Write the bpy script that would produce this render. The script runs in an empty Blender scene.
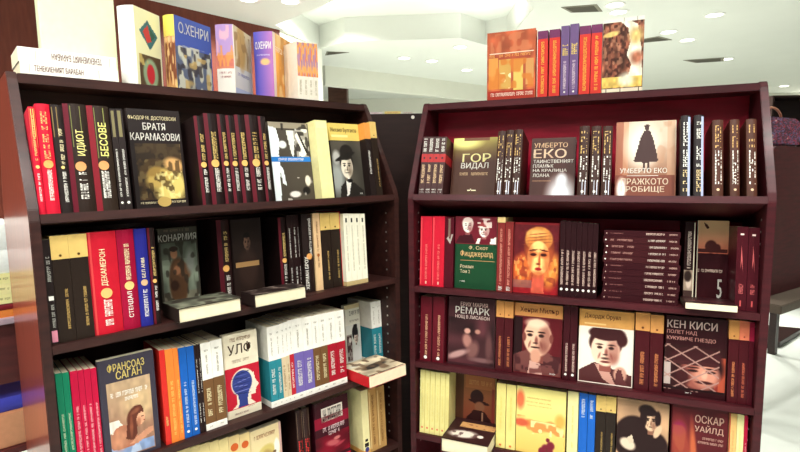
import bpy, bmesh, math, random
import numpy as np
from mathutils import Matrix, Vector

# ------------------------------------------------------------------ camera, world, light, exposure
SC = bpy.context.scene
COL = SC.collection
cam_data = bpy.data.cameras.new('camera')
cam_data.sensor_width = 36.0
cam_data.lens = 514.2 * 36.0 / 800.0
cam_data.clip_start = 0.02
cam = bpy.data.objects.new('camera', cam_data)
COL.objects.link(cam)
EYE = 1.5
PITCH, ROLL = 0.1102, 0.0141
_c, _s = math.cos(PITCH), math.sin(PITCH)
_f = Vector((0, _c, -_s)); _u = Vector((0, _s, _c)); _r = Vector((1, 0, 0))
_cr, _sr = math.cos(ROLL), math.sin(ROLL)
_x = _r * _cr - _u * _sr
_y = _r * _sr + _u * _cr
cam.matrix_world = Matrix(((_x.x, _y.x, -_f.x, 0), (_x.y, _y.y, -_f.y, 0), (_x.z, _y.z, -_f.z, EYE), (0, 0, 0, 1)))
SC.camera = cam

world = bpy.data.worlds.new('shop_ambient')
SC.world = world
world.use_nodes = True
bg = world.node_tree.nodes['Background']
bg.inputs['Color'].default_value = (1.0, 0.98, 0.95, 1)
bg.inputs['Strength'].default_value = 0.22

SC.view_settings.view_transform = 'Standard'
SC.view_settings.look = 'None'
SC.view_settings.gamma = 1.0
SC.view_settings.use_curve_mapping = False
SC.view_settings.exposure = -0.45
LAMP_NEAR, LAMP_FAR = 28.0, 36.0
CEIL, CEIL2 = 3.0, 3.28

# ------------------------------------------------------------------ measurements of the place
CASES = {
 'L': dict(x=-0.7480, y=1.0316, yaw=0.72910),
 'R': dict(x=0.0265, y=1.6771, yaw=-0.39654),
}
SHELF = {
 ('L', 0): (0.2213, 0),
 ('L', 1): (-0.0815, 8),
 ('L', 2): (-0.3595, 3),
 ('L', 3): (-0.6664, 3),
 ('L', 4): (-0.9376, 3),
 ('R', 0): (0.2213, 0),
 ('R', 1): (-0.0815, 16),
 ('R', 2): (-0.3852, 5),
 ('R', 3): (-0.6434, 5),
 ('R', 4): (-0.8976, 4),
}
TOP, TOPB, BREAK, SETBACK, THICK = 0.2213, 0.1998, -0.0838, 0.1506, 0.0195
BOOKS = [
 ('S', 'L', 1, 0.0207, 0.0117, 0.012, 0.2232, 'red_fade', 'red spine fading to orange at top, against left side panel on left bookcase top shelf', 'hardbacks on the left top shelf'),
 ('S', 'L', 1, 0.033, 0.0256, 0.012, 0.2308, 'red_gold', 'tall bright red spine with gold medallion, second from left on left top shelf', 'hardbacks on the left top shelf'),
 ('S', 'L', 1, 0.0599, 0.0214, 0.012, 0.2305, 'black_slim', 'narrow black spine between the red volumes and two thick maroon-edged hardbacks', 'hardbacks on the left top shelf'),
 ('S', 'L', 1, 0.082, 0.0437, 0.012, 0.2351, 'idiot', 'left one of two thick black and maroon hardbacks with pale yellow titles', 'hardbacks on the left top shelf'),
 ('S', 'L', 1, 0.1264, 0.0432, 0.012, 0.2339, 'besove', 'right one of two thick black and maroon hardbacks with pale yellow titles', 'hardbacks on the left top shelf'),
 ('S', 'L', 1, 0.1707, 0.0117, 0.012, 0.2291, 'thin_black', 'slim black white-lettered spine right beside the thick maroon-edged hardbacks', 'hardbacks on the left top shelf'),
 ('S', 'L', 1, 0.183, 0.0139, 0.012, 0.23, 'thin_black', 'slim black white-lettered spine touching the golden crouching figure cover', 'hardbacks on the left top shelf'),
 ('C', 'L', 1, 0.2184, 0.125, 0.07, 0.2474, 'karamazov', 'black cover with a golden crouching figure picture, on left top shelf', None),
 ('S', 'L', 1, 0.3587, 0.024, 0.012, 0.2245, 'medal', 'first of seven maroon-edged black medallion spines left of the blue-banded photo cover', 'black medallion hardbacks on the left top shelf'),
 ('S', 'L', 1, 0.3836, 0.0336, 0.012, 0.2326, 'medal', 'second of seven maroon-edged black medallion spines left of the blue-banded photo cover', 'black medallion hardbacks on the left top shelf'),
 ('S', 'L', 1, 0.418, 0.022, 0.012, 0.2318, 'medal', 'third of seven maroon-edged black medallion spines left of the blue-banded photo cover', 'black medallion hardbacks on the left top shelf'),
 ('S', 'L', 1, 0.4408, 0.0239, 0.012, 0.2306, 'medal', 'fourth of seven maroon-edged black medallion spines left of the blue-banded photo cover', 'black medallion hardbacks on the left top shelf'),
 ('S', 'L', 1, 0.4655, 0.0282, 0.012, 0.2335, 'medal', 'fifth of seven maroon-edged black medallion spines left of the blue-banded photo cover', 'black medallion hardbacks on the left top shelf'),
 ('S', 'L', 1, 0.4946, 0.0361, 0.012, 0.2355, 'medal', 'sixth of seven maroon-edged black medallion spines left of the blue-banded photo cover', 'black medallion hardbacks on the left top shelf'),
 ('S', 'L', 1, 0.5316, 0.0216, 0.012, 0.2331, 'medal', 'seventh of seven maroon-edged black medallion spines left of the blue-banded photo cover', 'black medallion hardbacks on the left top shelf'),
 ('C', 'L', 1, 0.5786, 0.1304, 0.05, 0.229, 'blueband', 'black and white photo cover crossed by a blue band, on left top shelf', None),
 ('S', 'L', 1, 0.7096, 0.0426, 0.012, 0.232, 'yellow_spine', 'pale yellow thick spine between two black and white photo covers', None),
 ('C', 'L', 1, 0.784, 0.1149, 0.05, 0.2356, 'bulgakov', 'cover of a man in a hat under a yellow band, right on left top shelf', None),
 ('S', 'L', 1, 0.8995, 0.0223, 0.02, 0.2351, 'orange_top', 'black spine with orange top, next to the hat portrait cover', None),
 ('S', 'L', 1, 0.923, 0.0257, 0.02, 0.2396, 'yellow_top', 'black spine with yellow top, last at right on left top shelf', None),
 ('S', 'L', 2, 0.0212, 0.0136, 0.012, 0.2233, 'stickers', 'narrow black spine with pale stickers, first at left on left second shelf', 'hardbacks on the left second shelf'),
 ('S', 'L', 2, 0.0355, 0.0318, 0.012, 0.2295, 'yellow_top', 'wide black spine with yellow top, left one of the pair beside the big red hardback', 'hardbacks on the left second shelf'),
 ('S', 'L', 2, 0.068, 0.0345, 0.012, 0.2295, 'yellow_top', 'wide black spine with yellow top, touching the big red hardback', 'hardbacks on the left second shelf'),
 ('S', 'L', 2, 0.1032, 0.0578, 0.012, 0.2306, 'bokacho', 'biggest bright red hardback on left second shelf, beside the yellow-topped spines', 'hardbacks on the left second shelf'),
 ('S', 'L', 2, 0.1619, 0.0358, 0.012, 0.2308, 'stendal', 'crimson hardback between the big red and the navy blue hardbacks', 'hardbacks on the left second shelf'),
 ('S', 'L', 2, 0.1986, 0.027, 0.012, 0.2303, 'navy', 'navy blue hardback with gold medallion and white lettering', 'hardbacks on the left second shelf'),
 ('S', 'L', 2, 0.2269, 0.0159, 0.012, 0.2306, 'medal', 'slim black medallion spine between the navy hardback and the coat-figure cover', 'hardbacks on the left second shelf'),
 ('C', 'L', 2, 0.29, 0.1015, 0.15, 0.2182, 'konarmia', 'grey-green painted cover showing a figure in a long coat', None),
 ('S', 'L', 2, 0.4254, 0.0357, 0.09, 0.233, 'maroon_medal', 'maroon and black medallion hardback between the coat-figure and dark portrait covers', None),
 ('C', 'L', 2, 0.4666, 0.0923, 0.1, 0.2301, 'darkportrait', 'dark cover with a faint seated figure and tan strip on left second shelf', None),
 ('S', 'L', 2, 0.5894, 0.024, 0.05, 0.2284, 'medal', 'black medallion spine with gold title beside three thin white-lined spines', 'spines on the right of the left second shelf'),
 ('S', 'L', 2, 0.6147, 0.016, 0.05, 0.2326, 'thinlines', 'leftmost of three thin black spines with white lines left of the white two-line lettered spine', 'spines on the right of the left second shelf'),
 ('S', 'L', 2, 0.6314, 0.0163, 0.05, 0.2329, 'thinlines', 'middle of three thin black spines with white lines left of the white two-line lettered spine', 'spines on the right of the left second shelf'),
 ('S', 'L', 2, 0.6484, 0.0061, 0.05, 0.233, 'thinlines', 'rightmost of three thin black spines with white lines, touching the white two-line lettered spine', 'spines on the right of the left second shelf'),
 ('S', 'L', 2, 0.6551, 0.0354, 0.03, 0.233, 'broh', 'black spine with big white two-line lettering on left second shelf', 'spines on the right of the left second shelf'),
 ('S', 'L', 2, 0.6919, 0.0235, 0.03, 0.233, 'cream_gold', 'cream spine with brown lettering beside the white two-line lettered spine', 'spines on the right of the left second shelf'),
 ('S', 'L', 2, 0.7169, 0.0344, 0.03, 0.231, 'yellow_top', 'yellow-topped black spine, immediately right of the cream spine on left second shelf', 'spines on the right of the left second shelf'),
 ('S', 'L', 2, 0.7525, 0.0343, 0.03, 0.2301, 'yellow_top', 'yellow-topped black spine, immediately left of the thin red spine', 'spines on the right of the left second shelf'),
 ('S', 'L', 2, 0.7879, 0.0013, 0.03, 0.233, 'redthin', 'thin bright red spine beside the white paperbacks on left second shelf', 'spines on the right of the left second shelf'),
 ('S', 'L', 2, 0.7898, 0.02, 0.012, 0.225, 'white_pb', 'leftmost of four slim white paperbacks at right end of left second shelf', 'slim white paperbacks on the left second shelf'),
 ('S', 'L', 2, 0.8106, 0.02, 0.012, 0.2236, 'white_pb', 'second from left of four slim white paperbacks at right end of left second shelf', 'slim white paperbacks on the left second shelf'),
 ('S', 'L', 2, 0.8314, 0.0203, 0.012, 0.2221, 'white_pb', 'third from left of four slim white paperbacks at right end of left second shelf', 'slim white paperbacks on the left second shelf'),
 ('S', 'L', 2, 0.8526, 0.0207, 0.012, 0.2207, 'white_pb', 'rightmost of four slim white paperbacks at right end of left second shelf', 'slim white paperbacks on the left second shelf'),
 ('S', 'L', 3, 0.0234, 0.0123, 0.012, 0.238, 'green', 'left one of two green paperbacks at left end of left third shelf', 'green paperbacks'),
 ('S', 'L', 3, 0.0363, 0.0122, 0.012, 0.2367, 'green', 'right one of two green paperbacks, touching the crimson paperbacks', 'green paperbacks'),
 ('S', 'L', 3, 0.0501, 0.0139, 0.012, 0.2359, 'crimson_pb', 'leftmost of four crimson paperbacks left of the reclining woman cover', 'crimson paperbacks'),
 ('S', 'L', 3, 0.0646, 0.0114, 0.012, 0.2345, 'crimson_pb', 'second from left of four crimson paperbacks left of the reclining woman cover', 'crimson paperbacks'),
 ('S', 'L', 3, 0.0766, 0.012, 0.012, 0.2334, 'crimson_pb', 'third from left of four crimson paperbacks left of the reclining woman cover', 'crimson paperbacks'),
 ('S', 'L', 3, 0.0892, 0.0116, 0.012, 0.2323, 'crimson_pb', 'rightmost of four crimson paperbacks left of the reclining woman cover', 'crimson paperbacks'),
 ('C', 'L', 3, 0.1026, 0.1193, 0.012, 0.2437, 'sagan', 'dark slate cover showing a reclining woman on left third shelf', None),
 ('S', 'L', 3, 0.235, 0.0126, 0.012, 0.2371, 'redorange', 'red spine between the reclining woman cover and the orange paperbacks', 'spines on the left third shelf'),
 ('S', 'L', 3, 0.2483, 0.0182, 0.012, 0.2356, 'orange', 'wider orange paperback beside the red spine on left third shelf', 'spines on the left third shelf'),
 ('S', 'L', 3, 0.2671, 0.0116, 0.012, 0.2342, 'orange', 'narrower orange paperback touching the blue paperbacks on left third shelf', 'spines on the left third shelf'),
 ('S', 'L', 3, 0.2797, 0.0185, 0.012, 0.2316, 'blue', 'left one of two bright blue paperbacks on left third shelf', 'spines on the left third shelf'),
 ('S', 'L', 3, 0.299, 0.0182, 0.012, 0.2307, 'blue', 'right one of two bright blue paperbacks on left third shelf', 'spines on the left third shelf'),
 ('S', 'L', 3, 0.3179, 0.0086, 0.012, 0.2298, 'thinlines', 'thin black spine touching the bright blue paperbacks on left third shelf', 'spines on the left third shelf'),
 ('S', 'L', 3, 0.3271, 0.0066, 0.012, 0.2302, 'thinlines', 'thin black spine touching the white and brown paperbacks on left third shelf', 'spines on the left third shelf'),
 ('S', 'L', 3, 0.3343, 0.0263, 0.012, 0.2303, 'wb_brown', 'white and brown paperback, left of the pair beside the blue head cover', 'white-topped paperbacks on the left third shelf'),
 ('S', 'L', 3, 0.3614, 0.0284, 0.012, 0.2315, 'wb_brown', 'white and brown paperback touching the blue head cover', 'white-topped paperbacks on the left third shelf'),
 ('C', 'L', 3, 0.3997, 0.0977, 0.03, 0.2304, 'ulf', 'white and red cover showing a blue head in profile', None),
 ('S', 'L', 3, 0.5198, 0.0222, 0.012, 0.2322, 'wb_teal', 'white-topped teal paperback at the left end of the white-topped row, left third shelf', 'white-topped paperbacks on the left third shelf'),
 ('S', 'L', 3, 0.5426, 0.0162, 0.012, 0.2326, 'wb_teal', 'white-topped teal paperback touching the beige ones in the white-topped row', 'white-topped paperbacks on the left third shelf'),
 ('S', 'L', 3, 0.5594, 0.0135, 0.012, 0.2339, 'wb_beige', 'white-topped beige paperback touching the teal one', 'white-topped paperbacks on the left third shelf'),
 ('S', 'L', 3, 0.5736, 0.0111, 0.012, 0.2359, 'wb_beige', 'white-topped beige paperback touching the narrow red one', 'white-topped paperbacks on the left third shelf'),
 ('S', 'L', 3, 0.5854, 0.0135, 0.012, 0.2379, 'wb_red', 'narrow white-topped red paperback between beige and purple ones', 'white-topped paperbacks on the left third shelf'),
 ('S', 'L', 3, 0.5996, 0.032, 0.012, 0.2378, 'wb_purple', 'white-topped purple paperback touching the narrow red one', 'white-topped paperbacks on the left third shelf'),
 ('S', 'L', 3, 0.6323, 0.0315, 0.012, 0.2359, 'wb_purple', 'white-topped purple paperback touching the brown one', 'white-topped paperbacks on the left third shelf'),
 ('S', 'L', 3, 0.6645, 0.0241, 0.012, 0.235, 'wb_brown', 'white-topped brown paperback touching the purple one', 'white-topped paperbacks on the left third shelf'),
 ('S', 'L', 3, 0.6894, 0.0258, 0.012, 0.2348, 'wb_brown', 'white-topped brown paperback touching the dark red one', 'white-topped paperbacks on the left third shelf'),
 ('S', 'L', 3, 0.7159, 0.0316, 0.012, 0.234, 'wb_redbig', 'white-topped dark red paperback touching the brown one', 'white-topped paperbacks on the left third shelf'),
 ('S', 'L', 3, 0.7482, 0.0333, 0.012, 0.2325, 'wb_redbig', 'white-topped dark red paperback touching the woman portrait cover', 'white-topped paperbacks on the left third shelf'),
 ('C', 'L', 3, 0.8673, 0.0638, 0.13, 0.2111, 'ravian', 'white cover with a dark-haired woman portrait behind the flat red-spined book', None),
 ('S', 'L', 3, 0.9356, 0.0208, 0.07, 0.219, 'wb_teal', 'white-topped teal paperback right of the woman portrait cover', 'white-topped paperbacks on the left third shelf'),
 ('S', 'L', 3, 0.957, 0.022, 0.07, 0.2182, 'wb_teal', 'white-topped teal paperback at the far right end of left third shelf', 'white-topped paperbacks on the left third shelf'),
 ('S', 'L', 4, 0.2513, 0.0211, 0.012, 0.2415, 'cream_pb', 'leftmost of six plain cream paperbacks low on the left fourth shelf', 'plain cream paperbacks'),
 ('S', 'L', 4, 0.273, 0.0217, 0.012, 0.2393, 'cream_pb', 'second from left of six plain cream paperbacks low on the left fourth shelf', 'plain cream paperbacks'),
 ('S', 'L', 4, 0.2953, 0.0222, 0.012, 0.2371, 'cream_pb', 'third from left of six plain cream paperbacks low on the left fourth shelf', 'plain cream paperbacks'),
 ('S', 'L', 4, 0.3181, 0.024, 0.012, 0.2345, 'cream_pb', 'fourth from left of six plain cream paperbacks low on the left fourth shelf', 'plain cream paperbacks'),
 ('S', 'L', 4, 0.3427, 0.0247, 0.012, 0.2317, 'cream_pb', 'fifth from left of six plain cream paperbacks low on the left fourth shelf', 'plain cream paperbacks'),
 ('S', 'L', 4, 0.368, 0.0253, 0.012, 0.2287, 'cream_pb', 'rightmost of six plain cream paperbacks low on the left fourth shelf', 'plain cream paperbacks'),
 ('S', 'L', 4, 0.3941, 0.0303, 0.012, 0.2265, 'cream_medal', 'cream spine with orange disc, touching the plain cream paperbacks', 'cream paperbacks with orange discs'),
 ('S', 'L', 4, 0.4252, 0.0283, 0.012, 0.2226, 'cream_medal', 'cream spine with orange disc, touching the cream figure cover', 'cream paperbacks with orange discs'),
 ('C', 'L', 4, 0.4555, 0.0949, 0.014, 0.2179, 'fowls', 'cream cover with a brownish turbaned figure on left fourth shelf', None),
 ('S', 'L', 4, 0.6011, 0.0213, 0.012, 0.2306, 'redtext', 'black spine with red letters, left of the pair beside the crimson cover', 'black spines with red letters'),
 ('S', 'L', 4, 0.6234, 0.0228, 0.012, 0.2292, 'redtext', 'black spine with red letters, touching the crimson cover on left fourth shelf', 'black spines with red letters'),
 ('C', 'L', 4, 0.6724, 0.1284, 0.03, 0.2213, 'mama', 'crimson and black cover with a white title block on left fourth shelf', None),
 ('S', 'L', 4, 0.8411, 0.0274, 0.012, 0.2178, 'cream_black', 'cream spine with black marks beside the two tan paperbacks', 'paperbacks at the right of the left fourth shelf'),
 ('S', 'L', 4, 0.8698, 0.034, 0.012, 0.2149, 'tan', 'left one of two tan paperbacks at right end of left fourth shelf', 'paperbacks at the right of the left fourth shelf'),
 ('S', 'L', 4, 0.9051, 0.0341, 0.012, 0.2112, 'tan', 'right one of two tan paperbacks at right end of left fourth shelf', 'paperbacks at the right of the left fourth shelf'),
 ('S', 'R', 1, 0.0329, 0.0197, 0.012, 0.1966, 'redband', 'leftmost of four small red-banded spines at left end of right top shelf', 'small red-banded books'),
 ('S', 'R', 1, 0.0537, 0.0195, 0.012, 0.1958, 'redband', 'second from left of four small red-banded spines at left end of right top shelf', 'small red-banded books'),
 ('S', 'R', 1, 0.0742, 0.0194, 0.012, 0.195, 'redband', 'third from left of four small red-banded spines at left end of right top shelf', 'small red-banded books'),
 ('S', 'R', 1, 0.0946, 0.0198, 0.012, 0.1942, 'redband', 'rightmost of four small red-banded spines at left end of right top shelf', 'small red-banded books'),
 ('C', 'R', 1, 0.1213, 0.1525, 0.07, 0.2071, 'vidal', 'dark brown cover with large cream title and pale green top', None),
 ('S', 'R', 1, 0.2797, 0.0237, 0.012, 0.2065, 'eco_w', 'left of three black and gold spines between the green-topped and white-glow brown covers', 'black and gold spines beside the green-topped cover'),
 ('S', 'R', 1, 0.3053, 0.0237, 0.012, 0.2086, 'eco_w', 'middle of three black and gold spines between the green-topped and white-glow brown covers', 'black and gold spines beside the green-topped cover'),
 ('S', 'R', 1, 0.3308, 0.0258, 0.012, 0.2091, 'eco_w', 'right of three black and gold spines between the green-topped and white-glow brown covers', 'black and gold spines beside the green-topped cover'),
 ('C', 'R', 1, 0.3769, 0.1328, 0.07, 0.1978, 'loana', 'dark brown cover with lines of lettering and a white glow at lower right', None),
 ('S', 'R', 1, 0.5215, 0.0283, 0.012, 0.2113, 'eco_w', 'left of three black and gold spines left of the caped figure cover', 'black and gold spines left of the caped figure'),
 ('S', 'R', 1, 0.5542, 0.0273, 0.012, 0.2098, 'eco_w', 'middle of three black and gold spines left of the caped figure cover', 'black and gold spines left of the caped figure'),
 ('S', 'R', 1, 0.5857, 0.0266, 0.012, 0.2083, 'eco_w', 'right of three black and gold spines left of the caped figure cover', 'black and gold spines left of the caped figure'),
 ('C', 'R', 1, 0.6222, 0.1561, 0.05, 0.231, 'prague', 'tan cover with a dark caped figure silhouette on right top shelf', None),
 ('S', 'R', 1, 0.7853, 0.0237, 0.012, 0.2291, 'silver', 'shiny black and silver spine touching the caped figure cover', 'shiny black and silver spines'),
 ('S', 'R', 1, 0.8172, 0.0233, 0.012, 0.2288, 'silver', 'shiny black and silver spine beside the three brown spines', 'shiny black and silver spines'),
 ('S', 'R', 1, 0.8611, 0.0249, 0.012, 0.2122, 'eco_b', 'left one of three brown spines with gold titles at right end of right top shelf', 'brown spines with gold titles'),
 ('S', 'R', 1, 0.9013, 0.0215, 0.012, 0.2116, 'eco_b', 'middle one of three brown spines with gold titles at right end of right top shelf', 'brown spines with gold titles'),
 ('S', 'R', 1, 0.9382, 0.0228, 0.012, 0.211, 'eco_b', 'right one of three brown spines with gold titles at right end of right top shelf', 'brown spines with gold titles'),
 ('S', 'R', 2, 0.0305, 0.0406, 0.02, 0.2307, 'red_plain', 'left one of two bright red books on right second shelf', 'books at the left of the right second shelf'),
 ('S', 'R', 2, 0.0725, 0.0415, 0.02, 0.2316, 'red_plain', 'right one of two bright red books on right second shelf', 'books at the left of the right second shelf'),
 ('S', 'R', 2, 0.1154, 0.0296, 0.02, 0.2292, 'arrow', 'dark maroon spine with a grey arrow mark beside the bright red books', 'books at the left of the right second shelf'),
 ('C', 'R', 2, 0.1471, 0.1367, 0.03, 0.2327, 'fitz', 'green and maroon cover with two white faces at top', None),
 ('S', 'R', 2, 0.2879, 0.0233, 0.02, 0.2331, 'redbrown_top', 'reddish brown spine with cream top, touching the green two-faces cover', 'reddish brown spines'),
 ('S', 'R', 2, 0.3124, 0.0243, 0.02, 0.2197, 'redbrown', 'reddish brown spine touching the golden woman portrait cover', 'reddish brown spines'),
 ('C', 'R', 2, 0.3373, 0.1349, 0.03, 0.2186, 'goldwoman', 'glowing orange cover with a large female face in a headscarf', None),
 ('S', 'R', 2, 0.4758, 0.015, 0.02, 0.2269, 'rowdot', 'first from left of seven thin black spines beside the flat black stack', 'thin black spines on the right second shelf'),
 ('S', 'R', 2, 0.4915, 0.0149, 0.02, 0.2258, 'rowdot', 'second from left of seven thin black spines beside the flat black stack', 'thin black spines on the right second shelf'),
 ('S', 'R', 2, 0.507, 0.0147, 0.02, 0.2247, 'rowdot', 'third from left of seven thin black spines beside the flat black stack', 'thin black spines on the right second shelf'),
 ('S', 'R', 2, 0.5225, 0.0146, 0.02, 0.2237, 'rowdot', 'fourth from left of seven thin black spines beside the flat black stack', 'thin black spines on the right second shelf'),
 ('S', 'R', 2, 0.5378, 0.0145, 0.02, 0.2226, 'rowdot', 'fifth from left of seven thin black spines beside the flat black stack', 'thin black spines on the right second shelf'),
 ('S', 'R', 2, 0.553, 0.0144, 0.02, 0.2215, 'rowdot', 'sixth from left of seven thin black spines beside the flat black stack', 'thin black spines on the right second shelf'),
 ('S', 'R', 2, 0.568, 0.0143, 0.02, 0.2205, 'rowdot', 'seventh from left of seven thin black spines beside the flat black stack', 'thin black spines on the right second shelf'),
 ('S', 'R', 2, 0.8137, 0.0254, 0.1, 0.232, 'vertpic', 'black spine with vertical title and a small picture left of the number 5 cover', None),
 ('C', 'R', 2, 0.8482, 0.0778, 0.125, 0.2363, 'five', 'black cover with an orange sunset picture and a large number 5', None),
 ('S', 'R', 2, 0.9266, 0.0253, 0.02, 0.2227, 'pinklogo', 'left one of two dark maroon spines with pink marks, right second shelf', 'dark maroon spines with pink marks'),
 ('S', 'R', 2, 0.953, 0.0245, 0.02, 0.2209, 'pinklogo', 'right one of two dark maroon spines with pink marks, right second shelf', 'dark maroon spines with pink marks'),
 ('S', 'R', 3, 0.0285, 0.0416, 0.02, 0.2185, 'darkred', 'left one of two dark red spines at left end of right third shelf', 'dark red spines'),
 ('S', 'R', 3, 0.0726, 0.0415, 0.02, 0.2205, 'darkred', 'right one of two dark red spines at left end of right third shelf', 'dark red spines'),
 ('C', 'R', 3, 0.1222, 0.1582, 0.03, 0.2246, 'remark', 'purplish brown cover with two pale blurred figures', None),
 ('S', 'R', 3, 0.2857, 0.025, 0.02, 0.2247, 'maroon_ytop', 'dark red spine with yellow top, touching the two pale figures cover', 'dark red spines with yellow tops'),
 ('S', 'R', 3, 0.312, 0.0266, 0.02, 0.2238, 'maroon_ytop', 'dark red spine with yellow top, touching the old man portrait cover', 'dark red spines with yellow tops'),
 ('C', 'R', 3, 0.3412, 0.1463, 0.03, 0.2221, 'miller', 'cover with an elderly bald man in monochrome under an orange band', None),
 ('S', 'R', 3, 0.4913, 0.0183, 0.02, 0.2268, 'thin_maroon', 'thin dark spine touching the elderly man portrait cover on right third shelf', 'thin dark spines'),
 ('S', 'R', 3, 0.5108, 0.0199, 0.02, 0.2256, 'thin_maroon', 'thin dark spine touching the white-backed portrait cover on right third shelf', 'thin dark spines'),
 ('C', 'R', 3, 0.5355, 0.1509, 0.03, 0.2202, 'orwell', 'cover with a young dark-haired man on white under an orange band', None),
 ('S', 'R', 3, 0.69, 0.0374, 0.02, 0.2252, 'maroon_ytop', 'dark spine with orange top, touching the young man portrait cover', 'dark spines with orange tops'),
 ('S', 'R', 3, 0.729, 0.0331, 0.02, 0.2216, 'maroon_ytop', 'dark spine with orange top, touching the wire netting cover', 'dark spines with orange tops'),
 ('C', 'R', 3, 0.7674, 0.1522, 0.03, 0.2222, 'kesey', 'dark cover showing a face behind wire netting', None),
 ('S', 'R', 3, 0.9211, 0.0232, 0.02, 0.2261, 'maroon_ytop', 'dark spine with orange top, right of the wire netting cover', 'dark spines right of the netting cover'),
 ('S', 'R', 3, 0.9452, 0.0218, 0.02, 0.2258, 'maroon_rtop', 'dark spine with salmon top, second right of the wire netting cover', 'dark spines right of the netting cover'),
 ('S', 'R', 3, 0.9676, 0.0114, 0.02, 0.2249, 'crim_top', 'dark spine with crimson top against the right side panel, right third shelf', 'dark spines right of the netting cover'),
 ('S', 'R', 4, 0.0285, 0.0176, 0.012, 0.2174, 'pale_yellow', 'leftmost of six pale yellow paperbacks at left end of right fourth shelf', 'pale yellow paperbacks'),
 ('S', 'R', 4, 0.0468, 0.0175, 0.012, 0.2172, 'pale_yellow', 'second from left of six pale yellow paperbacks at left end of right fourth shelf', 'pale yellow paperbacks'),
 ('S', 'R', 4, 0.065, 0.0174, 0.012, 0.2169, 'pale_yellow', 'third from left of six pale yellow paperbacks at left end of right fourth shelf', 'pale yellow paperbacks'),
 ('S', 'R', 4, 0.0831, 0.0172, 0.012, 0.2167, 'pale_yellow', 'fourth from left of six pale yellow paperbacks at left end of right fourth shelf', 'pale yellow paperbacks'),
 ('S', 'R', 4, 0.101, 0.0171, 0.012, 0.2165, 'pale_yellow', 'fifth from left of six pale yellow paperbacks at left end of right fourth shelf', 'pale yellow paperbacks'),
 ('S', 'R', 4, 0.1188, 0.0122, 0.012, 0.2163, 'pale_yellow', 'rightmost of six pale yellow paperbacks at left end of right fourth shelf', 'pale yellow paperbacks'),
 ('C', 'R', 4, 0.1316, 0.1386, 0.09, 0.1959, 'hatman', 'brown cover with a figure in a dark hat behind a flat dark book', None),
 ('S', 'R', 4, 0.2909, 0.0296, 0.012, 0.2107, 'pale_yellow2', 'pale yellow spine touching the hat figure cover', 'pale yellow spines mid shelf'),
 ('S', 'R', 4, 0.3225, 0.0298, 0.012, 0.2106, 'pale_yellow2', 'pale yellow spine touching the golden landscape cover', 'pale yellow spines mid shelf'),
 ('C', 'R', 4, 0.3545, 0.1496, 0.014, 0.2111, 'landscape', 'golden yellow cover with a hazy landscape and dark red flower', None),
 ('S', 'R', 4, 0.5092, 0.031, 0.012, 0.2171, 'pale_cream', 'pale cream spine between the golden landscape cover and two blue spines', 'spines mid right fourth shelf'),
 ('S', 'R', 4, 0.5425, 0.024, 0.012, 0.2172, 'blue2', 'left one of two blue spines on right fourth shelf', 'spines mid right fourth shelf'),
 ('S', 'R', 4, 0.5677, 0.0209, 0.012, 0.2163, 'blue2', 'right one of two blue spines on right fourth shelf', 'spines mid right fourth shelf'),
 ('S', 'R', 4, 0.5903, 0.0268, 0.012, 0.2173, 'yellow_top', 'black spine with yellow top, touching a blue spine on right fourth shelf', 'spines mid right fourth shelf'),
 ('S', 'R', 4, 0.6181, 0.027, 0.012, 0.2187, 'yellow_top', 'black spine with yellow top, touching the reclining man photo cover', 'spines mid right fourth shelf'),
 ('C', 'R', 4, 0.6487, 0.1366, 0.02, 0.2177, 'wildephoto', 'sepia cover with a man in dark coat leaning on his hand', None),
 ('C', 'R', 4, 0.7916, 0.1401, 0.02, 0.22, 'wilde', 'dark red cover with red drapery and pale two-line lettering, right fourth shelf', None),
 ('S', 'R', 4, 0.9323, 0.0167, 0.012, 0.2209, 'cream_red', 'left cream spine right of the red drapery cover', 'spines right of the dark red cover'),
 ('S', 'R', 4, 0.9497, 0.0159, 0.012, 0.221, 'pale_cream', 'right cream spine beside the crimson-edged one on right fourth shelf', 'spines right of the dark red cover'),
 ('S', 'R', 4, 0.9663, 0.008, 0.012, 0.2205, 'crimson_pb', 'crimson spine against the right side panel on right fourth shelf', 'spines right of the dark red cover'),
 ('C', 'R', 0, 0.2183, 0.1573, 0.03, 0.2193, 'orangecover', 'orange cover with ornate yellow panels on top of right bookcase', 'books on top of the right bookcase'),
 ('S', 'R', 0, 0.3819, 0.0313, 0.03, 0.208, 'red_purple', 'first red spine with purple top, right of the orange cover', 'books on top of the right bookcase'),
 ('S', 'R', 0, 0.4179, 0.0323, 0.03, 0.2085, 'red_purple', 'second red spine with purple top, left of the purple spines', 'books on top of the right bookcase'),
 ('S', 'R', 0, 0.4532, 0.0249, 0.03, 0.2155, 'purple_spine', 'left one of two purple spines on top of right bookcase', 'books on top of the right bookcase'),
 ('S', 'R', 0, 0.4799, 0.0257, 0.03, 0.2183, 'purple_spine', 'right one of two purple spines on top of right bookcase', 'books on top of the right bookcase'),
 ('S', 'R', 0, 0.5086, 0.0319, 0.03, 0.2087, 'red_purple', 'third red spine with purple top, touching a purple spine', 'books on top of the right bookcase'),
 ('S', 'R', 0, 0.5428, 0.0308, 0.03, 0.2092, 'red_purple', 'fourth red spine with purple top, touching the brown picture cover', 'books on top of the right bookcase'),
 ('C', 'R', 0, 0.5759, 0.1136, 0.03, 0.2193, 'skullcover', 'brown and white picture cover with notched white edges on right bookcase top', 'books on top of the right bookcase'),
 ('C', 'L', 0, 0.0879, 0.1684, 0.14, 0.2899, 'palegreen', 'large pale green book standing behind two lying white books', None),
 ('S', 'L', 0, 0.7265, 0.0182, 0.004, 0.1736, 'set_white', 'leftmost of four slim white volumes with orange picture band atop left bookcase', 'slim white volumes on the left bookcase'),
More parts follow.
